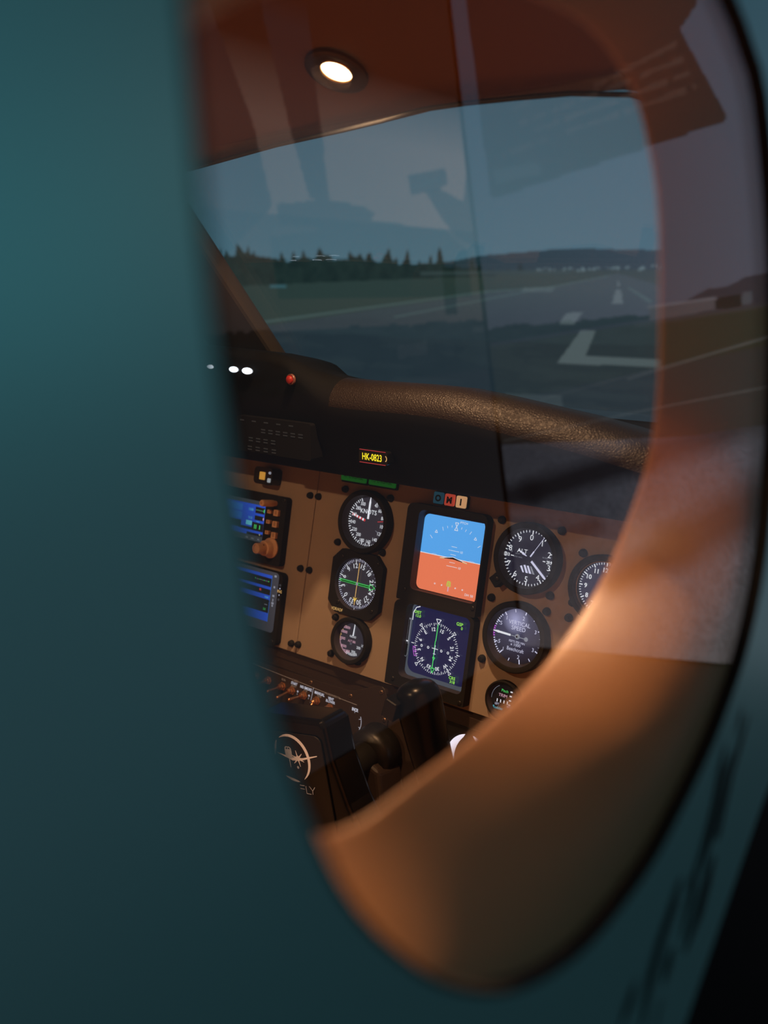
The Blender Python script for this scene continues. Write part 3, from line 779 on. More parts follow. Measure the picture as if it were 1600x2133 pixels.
# ---- magnetic/radio compass (square with cut corners)
t = empty('radio_compass', PM(-.0013, -.0830), 'square black compass with cut corners, green and yellow needles, marked VOR/ADF', 'gauge', 'black flight instruments')
s_ = .0428; c_ = .014
outer = [(s_, -s_+c_), (s_, s_-c_), (s_-c_, s_), (-s_+c_, s_), (-s_, s_-c_), (-s_, -s_+c_), (-s_+c_, -s_), (s_-c_, -s_)]
def circ(r, n, ph=0): return [(r*math.cos(2*PI*i/n+ph), r*math.sin(2*PI*i/n+ph)) for i in range(n)]
def expand(poly, n, ph=0):
    """outline points where n rays from the centre meet the polygon"""
    out = []
    for i in range(n):
        d = np.array((math.cos(2*PI*i/n+ph), math.sin(2*PI*i/n+ph))); best = 9
        for j in range(len(poly)):
            p_, q_ = np.array(poly[j]), np.array(poly[(j+1) % len(poly)]); e = q_-p_; den = d[0]*e[1]-d[1]*e[0]
            if abs(den) < 1e-12: continue
            tt = (p_[0]*e[1]-p_[1]*e[0])/den; u = (p_[0]*d[1]-p_[1]*d[0])/den
            if tt > 0 and -1e-6 < u < 1+1e-6: best = min(best, tt)
        out.append(tuple(d*best))
    return out
b = B(); frame(b, expand(outer, 96), circ(.0345, 96), 0, .008, M_MATTE, M_INNER, .0006); o = b.build('bezel', t)
p = Print(.0008); p.disc(C0, .0344, G_DIAL, 60)
for k in range(72):
    a = -15.5+k*5; p.tick(C0, a, .0275 if k % 6 == 0 else (.0288 if k % 2 == 0 else .0298), .0325, .0009 if k % 6 == 0 else .0006, G_WHITE if k % 6 == 0 else G_LAV)
for k, s_ in enumerate(('12', '15', '18', '21', '24', '27', '30', '33', '0', '3', '6', '9')):
    p.ptext(s_, C0, -15.5+30*k, .0243, .0064, G_WHITE, radial=True)
p.poly([(-.0012, .0342), (.0012, .0342), (0, .0322)], G_WHITE); p.tick(C0, 180, .0325, .0342, .0008, G_WHITE)
for s_ in (-1, 1):
    p.line((-.029, .0013*s_+.0006), (.021, .0013*s_), .0007, G_GREEN)
p.poly([(-.027, .0013), (-.0272, -.0008), (.021, -.0010), (.021, .0010)], G_DKGREEN)
p.pline([(-.027, .0019), (-.0305, .0006), (-.027, -.0008)], .0007, G_GREEN)
p.pline([(.021, -.0044), (.0212, .0044), (.0300, 0)], .0007, G_GREEN, True)
p.line((.0002, .028), (0, .002), .0010, G_AMBER); p.line((0, -.002), (-.0004, -.0185), .0010, G_AMBER); p.line((-.0004, -.0245), (-.0004, -.0282), .0010, G_AMBER)
p.poly([(-.0036, -.0178), (-.0004, -.0250), (.0028, -.0178), (-.0004, -.0195)], G_GOLD)
p.disc((0, 0), .0020, G_GREY, 16)
p.build('dial_print', t)
p = Print(.0081); p.text('VOR/ADF', -.0250, -.0385, .0042, G_AMBER, sx=.80); p.build('lettering', t)
for x, z in ((-.0268, .0328), (.0330, .0325), (-.0250, -.0285), (.0325, -.0295)): link('screw', SD, t, Matrix.Translation((x, z, .0081)))

# ---- radio altimeter (small round)
t = empty('radio_altimeter', PM(.0022, -.1583), 'small round height dial below the square-cornered compass, vertical white pointer', 'gauge', 'black flight instruments')
bezel_round(t, .0312, .0250, .012)
p = Print(.0012); p.disc(C0, .0240, G_DIAL, 48)
cx = (0, .0018)
for k in range(24):
    a = -45-k*5; p.tick(cx, a, .0205 if k % 4 == 0 else .0218, .0236, .0009, G_AMBER if k < 12 else G_PINK)
for k in range(9): p.tick(cx, 203-k*6, .0190, .0225, .0009, G_WHITE)
for s_, a, r_ in (('20000', -42, 18.0), ('10000', -67, 17.2), ('5000', -98, 17.4), ('2000', -132, 18.3), ('1000', -160, 18.8), ('500', 168, 16.8), ('200', 129, 14.5), ('100', 105, 19.5)):
    p.ptext(s_, cx, a, r_*.001, .0036, G_PINK if a < 0 else G_WHITE, sx=.9)
p.text('ALT SEE', -.0012, -.0015, .0030, G_PINK, sx=.9); p.text('RADIO', 0, .0050, .0028, G_WHITE, sx=.9); p.text('FT', -.002, -.0052, .0022, G_GREY)
p.line((.0012, .0225), (0, .0060), .0012, G_WHITE, .0020); p.disc((.0012, .0225), .0014, G_WHITE, 12)
p.build('dial_print', t)

# ---- altimeter
t = empty('altimeter', PM(.2420, -.0040), 'round altitude dial numbered 0 to 9 with a striped flag, right of the sky-blue display', 'gauge', 'black flight instruments')
bezel_round(t)
p = Print(.0012); p.disc(C0, .0340, G_DIALB, 60)
for k in range(50):
    a = k*7.2; p.tick(C0, a, .0275 if k % 5 == 0 else .0298, .0332, .0012 if k % 5 == 0 else .0008, G_WHITE)
for k in range(10): p.ptext(str(k), C0, k*36+(-4 if k in (3, 7) else 0), (.0243, .0243, .0262, .0270, .0243, .0243, .0252, .0268, .0266, .0248)[k], .0068, G_WHITE)
p.text('ALT', -.0095, .0070, .0050, G_WHITE, sx=1.1); p.text('1013', -.0288, .0002, .0036, G_WHITE, sx=.8, bold=.03); p.text('MB', -.0235, .0045, .0018, G_GREY)
p.line((-.0235, -.0003), (-.0195, -.0004), .0010, G_WHITE); p.line((.0180, -.0003), (.0212, -.0003), .0010, G_WHITE)
p.text('29.92', .0272, -.0004, .0036, G_WHITE, sx=.8, bold=.03); p.text('IN HG', .0205, .0040, .0018, G_GREY)
p.text('29.921 INHG', -.0140, -.0008, .0015, G_GREY); p.text('100 FT', -.0150, .0028, .0015, G_GREY)
for k in range(4):
    x = -.0075+k*.0043; p.poly([(x-.0022, -.0078-.0010*(k > 0)-.0028*(k == 0)), (x+.0002-.0006*(k == 3), -.0080-.0008*k*.3-.0016*(k == 0)), (x+.0050-.0010*(k == 0), -.0172), (x+.0020, -.0172)], G_LAV if k < 3 else G_GREY)
p.build('dial_print', t)
q = Print(.0024); d = Vector((math.sin(R(31)), math.cos(R(31)))); n_ = Vector((-d.y, d.x))
q.line(tuple(d*.0022), tuple(d*.0100), .0016, G_LAV); q.line(tuple(d*.0100), tuple(d*.0300), .0006, G_LAV)
q.poly([tuple(d*.0295), tuple(d*.0330-n_*.0022), tuple(d*.0330+n_*.0022)], G_LAV)
q.build('thin_pointer', t)
q = Print(.0028); d = Vector((math.sin(R(130)), math.cos(R(130))))
q.line(tuple(d*.0046), tuple(d*.0290), .0027, G_LAV); q.line(tuple(d*.0290), tuple(d*.0330), .0027, G_LAV, .0006); q.build('long_pointer', t)
q = Print(.0020); d = Vector((math.sin(R(-64)), math.cos(R(-64))))
q.line(tuple(d*.0040), tuple(d*.0100), .0006, G_LAV, .0030); q.line(tuple(d*.0100), tuple(d*.0165), .0022, G_LAV, .0008); q.build('short_pointer', t)
b = B(); b.box(-.0085, .0085, -.0070, .0070, 0, .013, M_MATTE); o = b.build('knob_block', t, M=Matrix.Translation((-.0322, -.0300, 0)) @ Matrix.Rotation(R(45), 4, 'Z')); bevel(o, .001)
b = B(); b.lathe([(.0001, .0145), (.0028, .0145), (.0036, .0135), (.0036, .0125)], M_BLACK, 16); b.build('knob', t, M=Matrix.Translation((-.0320, -.0295, 0)), smooth=True)

# ---- vertical speed indicator
t = empty('vertical_speed_indicator', PM(.2413, -.0963), 'round VERTICAL SPEED dial with bluish backlight, below the altitude dial', 'gauge', 'black flight instruments')
bezel_round(t)
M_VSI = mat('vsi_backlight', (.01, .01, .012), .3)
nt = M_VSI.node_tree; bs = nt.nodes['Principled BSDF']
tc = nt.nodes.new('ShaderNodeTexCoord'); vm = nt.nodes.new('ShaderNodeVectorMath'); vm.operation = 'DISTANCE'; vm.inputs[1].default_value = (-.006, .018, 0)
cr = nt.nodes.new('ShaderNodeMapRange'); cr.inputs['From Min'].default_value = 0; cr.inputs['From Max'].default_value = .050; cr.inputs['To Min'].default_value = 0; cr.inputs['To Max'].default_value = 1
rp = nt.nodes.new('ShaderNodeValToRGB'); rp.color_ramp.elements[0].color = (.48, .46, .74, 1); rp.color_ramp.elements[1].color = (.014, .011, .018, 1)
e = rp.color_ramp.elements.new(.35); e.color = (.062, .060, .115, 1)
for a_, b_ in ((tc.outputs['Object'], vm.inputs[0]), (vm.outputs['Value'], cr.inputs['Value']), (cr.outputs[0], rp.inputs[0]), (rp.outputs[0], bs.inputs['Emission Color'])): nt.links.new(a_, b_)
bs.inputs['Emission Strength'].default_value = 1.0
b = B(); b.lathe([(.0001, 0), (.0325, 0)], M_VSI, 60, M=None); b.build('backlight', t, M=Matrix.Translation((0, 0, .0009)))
p = Print(.0012)
for a, r0 in ((-40, .0280), (13, .0270), (66, .0268), (116, .0268), (168, .0268), (-139, .0268)): p.tick(C0, a, r0, .0320, .0014, G_LAV)
for a in (-14, 39, 142, -165): p.tick(C0, a, .0280, .0315, .0010, G_LAV)
for a in (-65, -113): p.tick(C0, a, .0280, .0322, .0011, G_LAV)
for k in range(19):
    a = -43.5-k*5.1
    if -46 > a > -137: p.tick(C0, a, .0302, .0322, .0013, G_MAG if -103 < a < -75 else G_LAV)
p.arc(C0, .0318, .0326, -78, -101, G_MAG, 10)
for s_, a, r_ in (('1', -42, 25.2), ('2', 12, 22.9), ('3', 65, 24.2), ('.5', -65, 26.5), ('.5', -114, 25.7), ('1', -138, 24.3), ('2', 169, 23.6), ('3', 116, 24.1)): p.ptext(s_, C0, a, r_*.001, .0045, G_LAV)
p.text('VERTICAL', .0004, .0154, .0050, G_LAV, sx=.92); p.text('SPEED', .0000, .0094, .0050, G_LAV, sx=1.0)
p.text('FEETS PER MIN', .0002, -.0066, .0027, G_LAV, sx=.86); p.text('x 1000', -.0010, -.0100, .0034, G_LAV); p.text('Beechcraft', -.0004, -.0155, .0044, G_LAV, sx=.85)
p.pline([(.0276, .0034), (.0308, .0032), (.0305, -.0070), (.0274, -.0063)], .0006, G_GREY)
p.build('dial_print', t)
q = Print(.0022); q.line((-.0330, .0006), (-.0250, .0003), .0008, G_WHITE, .0030); q.line((-.0250, .0003), (-.0092, -.0002), .0024, G_WHITE); q.line((-.0092, -.0002), (.0110, -.0008), .0010, G_GREY); q.disc((.0112, -.0008), .0026, G_GREY, 20); q.build('pointer', t)
b = B(); b.lathe([(.0001, .0040), (.0022, .0040), (.0030, .0032), (.0031, .0024)], G_GREY, 20); b.lathe([(.0001, .0044), (.0012, .0042)], M_BLACK, 12); b.build('pointer_hub', t, smooth=True)

# ---- clock and the gauges cut off by the window liner
t = empty('clock', PM(.3360, -.0205), 'round clock dial numbered 9 and 10, half hidden by the tan window liner', 'clock', 'black flight instruments')
bezel_round(t, .0375, .0315)
b = B(); b.lathe([(.0305, .0075), (.0300, .0082), (.0292, .0078)], M_CHROME, 60); b.build('bright_ring', t, smooth=True)
p = Print(.0012); p.disc(C0, .0300, glow('clock_glow', (.035, .036, .075), 1.0), 60)
for k in range(60): p.tick(C0, k*6, .0245 if k % 5 == 0 else .0262, .0285, .0012 if k % 5 == 0 else .0007, G_WHITE)
for k in range(12): p.ptext(str(k if k else 12), C0, k*30, .0205, .0050, G_WHITE, bold=.02)
p.tick(C0, 52, 0, .018, .0015, G_WHITE); p.tick(C0, 140, 0, .012, .0018, G_WHITE); p.build('dial_print', t)
t = empty('small_gauge', PM(.3330, -.0985), 'black round gauge rim just showing beside the liner, below the clock', 'gauge', 'black flight instruments')
bezel_round(t, .0345, .028); p = Print(.0012); p.disc(C0, .026, G_DIAL, 40)
for k in range(36): p.tick(C0, k*10, .0225, .0255, .0008, G_WHITE)
p.tick(C0, 60, 0, .022, .0014, G_WHITE); p.build('dial_print', t)
t = empty('trim_indicator', PM(.2355, -.1735), 'small round display with green, pink and cyan words, partly behind the liner', 'gauge', 'black flight instruments')
bezel_round(t, .0235, .0200, .008, .0006)
p = Print(.0008); p.disc(C0, .0195, glow('trim_black', (.0025, .003, .004), 1), 40)
p.text('Pitch', -.0010, .0105, .0034, G_GREEN); p.text('TRIM', -.0030, .0045, .0038, G_PINK)
for k in range(4): p.line((.0062-k*.0002, .0112-k*.0052), (.0092-k*.0002, .0112-k*.0052), .0015, G_WHITE)
for k in range(4): p.line((-.0095+k*.0046, -.0045), (-.0095+k*.0046, -.0008), .0012, G_WHITE)
p.text('LEFT', -.0090, -.0068, .0026, G_LAV, sx=.8); p.text('Rudder', -.0070, -.0112, .0034, G_CYAN); p.text('RIGHT', .0085, -.0068, .0026, G_LAV, sx=.8)
p.arc(C0, .0172, .0176, -95, -30, G_GREY, 12); p.build('dial_print', t)

# ---- attitude display
def display(name, px, pz, w, h, label, hole, H=.014, tabs=True):
    t = empty(name, PM(px, pz), label, 'display', 'black flight instruments')
    b = B(); n_ = 9
    x0, x1, y0, y1 = hole
    frame(b, rr(-w/2, w/2, -h/2, h/2, (.009, .009, .002, .002), n_), rr(x0, x1, y0, y1, (.008, .008, .007, .007), n_), 0, H, M_MATTE, M_INNER, .0004)
    o = b.build('bezel', t); sharp(o, 30)
    return t
AX, AZ = .1297, -.0243
t = display('attitude_display', AX, AZ, .1165, .1225, 'lit attitude display, sky blue above orange, black aircraft bar', (-.0400, .0560, -.0455, .0545))
def loc(pts): return [(x-AX, z-AZ) for x, z in pts]
b = B(); b.prism(rr(-.0400, .0560, -.0455, .0545, .006), .0001, .0003, M_INNER); b.build('screen_surround', t)
p = Print(.0006); ox, oz = .1387-AX, -.0253-AZ                       # symbol centre
scr = rr(-.0398, .0558, -.0448, .0500, .0075)
hy = .0020+oz
sky = [q for q in scr if q[1] >= hy]; gnd = [q for q in scr if q[1] < hy]
p.poly([(.0558, hy)]+[q for q in scr[:14]]+[(-.0398, hy)], G_SKY)
p.poly([(-.0398, hy)]+[q for q in scr[14:]]+[(.0558, hy)], G_GROUND)
p.line((-.0398, hy), (.0558, hy), .0008, G_WHITE)
T_ = lambda x, z: (ox+x*.001, oz+z*.001)
p.poly([T_(-19, -.3), T_(0, 3.4), T_(21, -1.0), T_(0, 1.0)], glow('aircraft_bar', (.001, .001, .001), 1)); p.line(T_(-19, -.2), T_(0, 3.6), .0006, G_WHITE); p.line(T_(0, 3.6), T_(21, -.6), .0006, G_WHITE)
p.line(T_(-19, -.5), T_(-12, .1), .0009, G_AMBER); p.line(T_(21, -1.0), T_(14, .0), .0009, G_AMBER)
for x0, x1, z in ((-4, 4, 16.2), (-7.5, 8, 11.4), (-4, 4, 6.5), (-4, 4, -3.2), (-7.5, 8, -8.1)): p.line(T_(x0, z), T_(x1, z), .0005, G_WHITE)
for z in (11.4, -8.1): p.text('10', *T_(11.5, z), .0030, G_WHITE)
for x, z, tx, tz in ((-20.4, 38.0, -18.6, 33.5), (-13.6, 40.1, -12.9, 37.5), (-6.9, 42.0, -6.6, 39.2), (7.5, 41.8, 7.0, 39.0), (14, 40.0, 13, 37.2), (21.8, 38.8, 19.6, 35), (-36.8, 25.2, -33.2, 21.6), (36.8, 24, 33.0, 21.2)): p.line(T_(x, z), T_(tx, tz), .0005, G_WHITE)
for x, z in ((-28.5, 31), (28.5, 31)): p.pline([T_(x-1.8, z-1.4), T_(x+1.8, z-1.4), T_(x, z+1.8)], .0006, G_WHITE, True)
p.pline([T_(-2.4, 46), T_(2.4, 46), T_(0, 41.4)], .0007, G_WHITE, True); p.pline([T_(-2.4, 36.6), T_(2.4, 36.6), T_(0, 41.2)], .0007, G_WHITE, True)
p.text('PTCH', *T_(10, 47.3), .0028, G_WHITE, sx=1.1)
for x in (-20.5, -10.2, 9.9, 20.2): p.pline([T_(x-.9, -33), T_(x, -32.1), T_(x+.9, -33), T_(x, -33.9)], .0005, G_WHITE, True)
for k in range(4): p.line(T_(-2.6+k*.2, -28-k*1.6), T_(2.6-k*.1, -28-k*1.6), .0006, G_LIME)
p.pline([T_(-2.8, -32.6), T_(-1.8, -26.6), T_(1.8, -26.6), T_(2.8, -32.6)], .0006, G_LIME)
p.line(T_(0, -33), T_(0, -39), .0016, G_PINK)
p.text('DH', *T_(27.5, -37.6), .0030, G_WHITE); p.text('50', *T_(34.5, -37.6), .0030, G_WHITE)
for x0, x1, z in ((-30, -23, 2.6), (24, 32, 2.6)): p.pline([T_(x0, z), T_(x0+1, z+.9), T_(x1-1, z+.9), T_(x1, z)], .0003, G_LAV)
for k in range(5): p.line((.0553, oz+.010-k*.008), (.0553, oz+.012-k*.008), .0006, G_WHITE)
p.build('lit_screen', t)
for x, z in ((.0826, -.0719), (.1836, -.0746)): link('screw', SD, t, Matrix.Translation((x-AX, z-AZ, .0141)))

# ---- navigation display
HX, HZ = .1295, -.1402
t = display('navigation_display', HX, HZ, .1185, .1090, 'lit navy compass rose display with green needle, below the sky-blue display', (-.0400, .0540, -.0405, .0525))
b = B(); b.prism(rr(-.0400, .0540, -.0405, .0525, .006), .0001, .0003, M_INNER); b.build('screen_surround', t)
ox, oz = .1327-HX, -.1378-HZ
p = Print(.0006)
p.poly(rr(-.0398, .0538, -.0403, .0520, .0070), G_LCDGREY); p.poly(rr(-.0372, .0536, -.0350, .0500, (.006, .006, .012, .012)), G_NAVY)
p.pline([(-.0376, .030), (-.0376, .040), (-.0340, .0468), (-.0285, .0490)], .0011, G_WHITE)
for k in range(72):
    a = -15.0+k*5; maj = k % 2 == 0; p.tick((ox, oz), a, .0282 if maj else .0300, .0320, .0007, G_WHITE)
for k, s_ in enumerate(('12', '15', 'S', '21', '24', 'W', '30', '33', 'N', '3', '6', 'E')): p.ptext(s_, (ox, oz), -15+30*k+(0 if k else 0), .0245, .0046, G_WHITE, radial=True, bold=.02)
for a in (45, 135, 225, 315):
    d = Vector((math.sin(R(a)), math.cos(R(a)))); n_ = Vector((-d.y, d.x)); c0 = Vector((ox, oz))
    p.pline([tuple(c0+d*.0325), tuple(c0+d*.0362-n_*.0022), tuple(c0+d*.0362+n_*.0022)], .0007, G_WHITE, True); p.line(tuple(c0+d*.027), tuple(c0+d*.0325), .0007, G_WHITE)
for a in (90, 270): p.tick((ox, oz), a, .0320, .0362, .0008, G_WHITE)
p.pline([(ox-.0036, oz+.0372), (ox+.0036, oz+.0372), (ox, oz+.0318)], .0009, G_WHITE, True)
p.line((ox, oz+.0315), (ox-.0004, oz+.0100), .0011, G_GREEN); p.line((ox-.0010, oz+.0100), (ox-.0004, oz-.0250), .0011, G_GREEN)
p.pline([(ox-.0028, oz-.0240), (ox+.0028, oz-.0240), (ox, oz-.0300)], .0009, G_GREEN, True); p.pline([(ox-.0018, oz-.0105), (ox+.0018, oz-.0105), (ox, oz-.014)], .0008, G_GREEN, True)
p.line((ox-.0045, oz+.0005), (ox+.0045, oz+.0005), .0008, G_WHITE); p.line((ox, oz+.005), (ox, oz-.007), .0008, G_LAV); p.line((ox-.002, oz-.006), (ox+.002, oz-.006), .0007, G_LAV)
for x in (-20, -10, 9.7, 19.5): p.arc((ox+x*.001, oz), .0009, .0017, 0, 360, G_WHITE, 12)
c_ = (ox, oz); p.pline([(ox+.0295*math.sin(R(a)), oz+.0295*math.cos(R(a))) for a in (264, 258, 252, 246)], .0008, G_MAG)
p.pline([(ox+.0325*math.sin(R(a)), oz+.0325*math.cos(R(a))) for a in (264, 258, 254, 250, 246, 242)], .0008, G_MAG); p.tick(c_, 262, .0295, .0325, .0008, G_MAG); p.tick(c_, 252, .0275, .0325, .0008, G_MAG); p.tick(c_, 242, .0285, .0325, .0008, G_MAG)
T_ = lambda x, z: (.1287+x*.001-HX, -.1400+z*.001-HZ)
p.text('DIST', *T_(-27.4, 42.1), .0036, G_LIME, bold=.02); p.text('13.0', *T_(-26.2, 37.6), .0036, G_LIME, bold=.02)
p.text('GSP', *T_(35, 40.7), .0040, G_LIME, bold=.02); p.text('0', *T_(38.7, 36.2), .0036, G_LIME, bold=.02)
p.text('CRS', *T_(34.3, -26.2), .0038, G_LIME, bold=.02); p.text('318', *T_(35.3, -30.9), .0036, G_LIME, bold=.02)
p.poly([T_(-44, 32.2), T_(-44, -2), T_(-35.5, 0), T_(-35.5, 32.6)], glow('legend_bar_grey', (.22, .22, .27), .9)); p.poly([T_(-44, -2), T_(-44, -16.5), T_(-40, -17.5), T_(-35.5, -16.5), T_(-35.5, 0)], G_SCRBLK)
p.line(T_(-38.0, 30.5), T_(-38.0, -15), .0018, glow('slot_black', (.0008, .0008, .001), 1)); p.pline([T_(-40, -16.2), T_(-37, -17), T_(-35.6, -14), T_(-35.6, 31)], .0004, G_GREY)
for i, ch in enumerate('TAKE'): p.text(ch, *T_(-41.6, 27.5-i*4.3), .0033, G_WHITE, rot=0, sx=.8)
for i, ch in enumerate('OFF'): p.text(ch, *T_(-41.8, 2.2-i*3.2), .0030, G_WHITE, rot=0, sx=.8)
p.poly([T_(-43.4, 6.2), T_(-40.2, 6.2), T_(-41.6, 10.2)], G_WHITE); p.line(T_(-39.6, 3.0), T_(-36.6, 3.0), .0016, G_WHITE)
p.build('lit_screen', t)
for x, z in ((.0822, -.1866), (.1833, -.1900)): link('screw', SD, t, Matrix.Translation((x-HX, z-HZ, .0141)))

# ---- marker beacon lamps
for x, z, ch, cm, nm in ((.1110, .0474, 'O', mat('marker_blue', (.02, .11, .17), .4, emit=(.012, .075, .12), es=.5), 'small square blue marker button lettered O above the sky-blue display'),
                     (.1275, .0472, 'M', mat('marker_red', (.75, .10, .06), .4, emit=(.55, .07, .04), es=.6), 'small square red marker button lettered M between the other two'),
                     (.1442, .0470, 'I', mat('marker_cream', (.95, .62, .36), .4, emit=(.9, .50, .24), es=.6), 'small square cream marker button lettered I')):
    t = empty('marker_button', PM(x, z), nm, 'button', 'marker buttons above the attitude display')
    b = B(); b.prism(rr(-.0076, .0076, -.0080, .0080, .002, 4), 0, .0055, M_MATTE); b.build('base', t)
    b = B(); b.prism(rr(-.0068, .0068, -.0072, .0072, .0018, 4), .0055, .0085, cm); o = b.build('cap', t); bevel(o, .0005, 2)
    p = Print(.0086); p.text(ch, 0, 0, .0076, M_LETTER, bold=.05); p.build('lettering', t)
# ---- green annunciators
for x, w in ((-.0265, .0440), (.0212, .0450)):
    t = empty('annunciator_light', PM(x, .0585), 'green annunciator tile tucked under the hood, %s of the pair' % ('left' if x < 0 else 'right'), 'indicator', 'green annunciators')
    b = B(); b.prism(rr(-w/2, w/2, -.0112, .0112, .002, 4), 0, .005, M_MATTE); b.build('base', t)
    b = B(); b.prism(rr(-w/2+.001, w/2-.001, -.0088, .0100, .002, 4), .005, .0075, mat('green_tile', (.01, .20, .03), .35, emit=(.004, .16, .015), es=.35)); b.build('tile', t)
    p = Print(.0077); p.text('AP ENGAGE' if x < 0 else 'FD ENGAGE', 0, -.002, .0055, mat('dark_green_ink', (.002, .02, .004), .5), sx=.8); p.build('lettering', t)

# ---- standby lamp unit above the radios
t = empty('light_sensor_unit', PM(-.180, .0375), 'small black housing with an amber square lamp above the upper radio', 'indicator')
b = B(); b.prism(rr(-.018, .018, -.012, .012, .006, 6), 0, .020, M_GLOSS); o = b.build('housing', t); bevel(o, .002, 2)
b = B(); b.prism(rr(-.0055, .0045, -.0055, .0055, .001, 3), .020, .0215, glow('amber_tile', (.62, .28, .04), .9)); b.build('amber_lamp', t)
b = B(); b.prism(rr(.0105, .0160, -.0080, -.0020, .001, 3), .020, .0212, glow('grey_tile', (.40, .42, .44), .8)); b.lathe([(.0001, .0222), (.0016, .0218), (.002, .020)], G_GREY, 10, cx=.0135, cy=.0055); b.build('white_lamp', t)

# ---- the two radio navigators
def word_row(p, x0, x1, z, h, m, seed):
    rs = random.Random(seed); x = x0
    while x < x1:
        w = rs.uniform(.0008, .0022); p.line((x, z), (min(x+w, x1), z), h, m); x += w+.0007
U1X, U1Z = -.2180, -.0370
t = empty('radio_navigator', PM(U1X, U1Z), 'upper radio navigator with blue screen, beige keys and big beige knob', 'radio', 'radio navigators')
b = B(); b.prism(rr(-.0815, .0815, -.0490, .0490, .006), 0, .0115, M_MATTE); o = b.build('case', t); bevel(o, .001, 2)
T_ = lambda x, z: (x-U1X, z-U1Z)
p = Print(.0117)
p.poly([T_(-.288, 0), T_(-.288, -.0580), T_(-.1755, -.0580), T_(-.1755, 0)], glow('radio_frame_grey', (.050, .060, .070), .8))
p.poly([T_(-.262, -.0055), T_(-.262, -.0500), T_(-.1757, -.0500), T_(-.1757, -.0055)], G_BLUE)
for x0, x1, z0, z1, m in ((-.195, -.1765, -.0175, -.0085, G_SCRBLK), (-.195, -.1775, -.0275, -.0210, G_SCRBLK), (-.199, -.1757, -.0430, -.0310, G_SCRBLK), (-.208, -.1757, -.0500, -.0465, G_SCRBLK), (-.226, -.199, -.0430, -.0390, G_SCRBLK),
                          (-.212, -.1995, -.0365, -.0300, G_CYAN), (-.262, -.222, -.018, -.008, G_BLUE2), (-.262, -.222, -.030, -.020, G_BLUE2), (-.262, -.222, -.042, -.032, G_SCRBLK), (-.1825, -.1800, -.0485, -.046, glow('chip', (.3, .3, .2), 1))):
    p.poly([T_(x0, z0), T_(x1, z0), T_(x1, z1), T_(x0, z1)], m)
for k in range(6): p.line(T_(-.1935+k*.0028, -.0130), T_(-.1925+k*.0028, -.0130), .0012, G_GREEN if k % 2 else G_GREY)
p.line(T_(-.1768, -.0105), T_(-.1768, -.0150), .0012, G_GREEN); p.line(T_(-.1770, -.0225), T_(-.1770, -.0260), .0014, G_PINK)
p.text('118.00', *T_(-.2035, -.0135), .0040, G_CYAN, sx=.7); p.text('111.0', *T_(-.2035, -.0255), .0040, G_CYAN, sx=.7)
for x in (-.193, -.190, -.1825): p.line(T_(x, -.034), T_(x, -.040), .0014, G_GREEN)
p.text('OBS', *T_(-.2065, -.0545), .0022, G_GREY); p.text('MSG', *T_(-.1945, -.0545), .0022, G_GREY); p.text('FPL', *T_(-.1820, -.0545), .0022, G_GREY); p.text('NAV', *T_(-.187, -.0293), .0022, G_CYAN)
p.build('lit_screen', t)
def key(x, z, w, h, lab=None):
    o = B(); o.prism(rr(-w/2, w/2, -h/2, h/2, .0008, 3), 0, .0045, M_BEIGE); k = o.build('key', t, M=Matrix.Translation((x-U1X, z-U1Z, .0115))); bevel(k, .0004, 1)
    o = B(); o.prism(rr(-w*.22, w*.22, -h*.25, h*.38, .0004, 2), .0045, .0047, M_BEIGE2); o.build('key_mark', k)
for z in (-.0112, -.0272, -.0430): key(-.1508, z, .0088, .0086)
for z in (-.0112, -.0256, -.0408): key(-.1640, z, .0068, .0052)
b = B(); b.lathe([(.0001, .026), (.0016, .026), (.0020, .0275), (.0042, .0275), (.0048, .026), (.0048, .006), (.0040, .002), (.0040, 0)], M_BEIGE, 24); o = b.build('volume_knob', t, M=Matrix.Translation((-.1575-U1X, .0015-U1Z, .0115))); sharp(o, 40)
b = B(); b.lathe([(.0145, 0), (.0145, .002), (.0115, .0050), (.0108, .0065), (.0108, .0140), (.0100, .0150), (.0076, .0152)], M_BEIGE, 36); o = b.build('knob_skirt', t, M=Matrix.Translation((-.1565-U1X, -.0620-U1Z, .0115))); sharp(o, 40)
b = B(); b.lathe([(.0078, .0150), (.0076, .0290), (.0068, .0300), (.0055, .0300), (.0050, .0285), (.0001, .0285)], M_BEIGE, 32)
b.lathe([(.0001, .0005), (.0011, .0005)], M_MATTE, 10, M=Matrix.Translation((.0054, .0054, .0210)) @ Matrix.Rotation(R(45), 4, 'Z') @ Matrix.Rotation(PI/2, 4, 'Y')); o = b.build('tuning_knob', t, M=Matrix.Translation((-.1565-U1X, -.0620-U1Z, .0115))); sharp(o, 40)
link('screw', SD, t, Matrix.Translation((-.1415-U1X, .0080-U1Z, .0116)))
U2X, U2Z = -.2085, -.1460
t = empty('radio_navigator', PM(U2X, U2Z), 'lower radio navigator with wide blue and black screen and RNG arrows', 'radio', 'radio navigators')
b = B(); b.prism(rr(-.0820, .0820, -.0520, .0520, .008), 0, .0115, M_MATTE); o = b.build('case', t); bevel(o, .001, 2)
T_ = lambda x, z: (x-U2X, z-U2Z)
p = Print(.0117); p.poly([T_(q[0], q[1]) for q in rr(-.270, -.1335, -.180, -.0945, .006)], glow('radio_frame_grey2', (.060, .060, .075), .8))
p.poly([T_(-.262, -.1000), T_(-.262, -.1660), T_(-.1465, -.1660), T_(-.1465, -.1000)][::-1], G_SCRBLK)
for z0, z1 in ((-.1045, -.1000), (-.1205, -.1165), (-.1350, -.1285), (-.1660, -.1540)): p.poly([T_(-.262, z0), T_(-.1465, z0), T_(-.1465, z1), T_(-.262, z1)], G_BLUE)
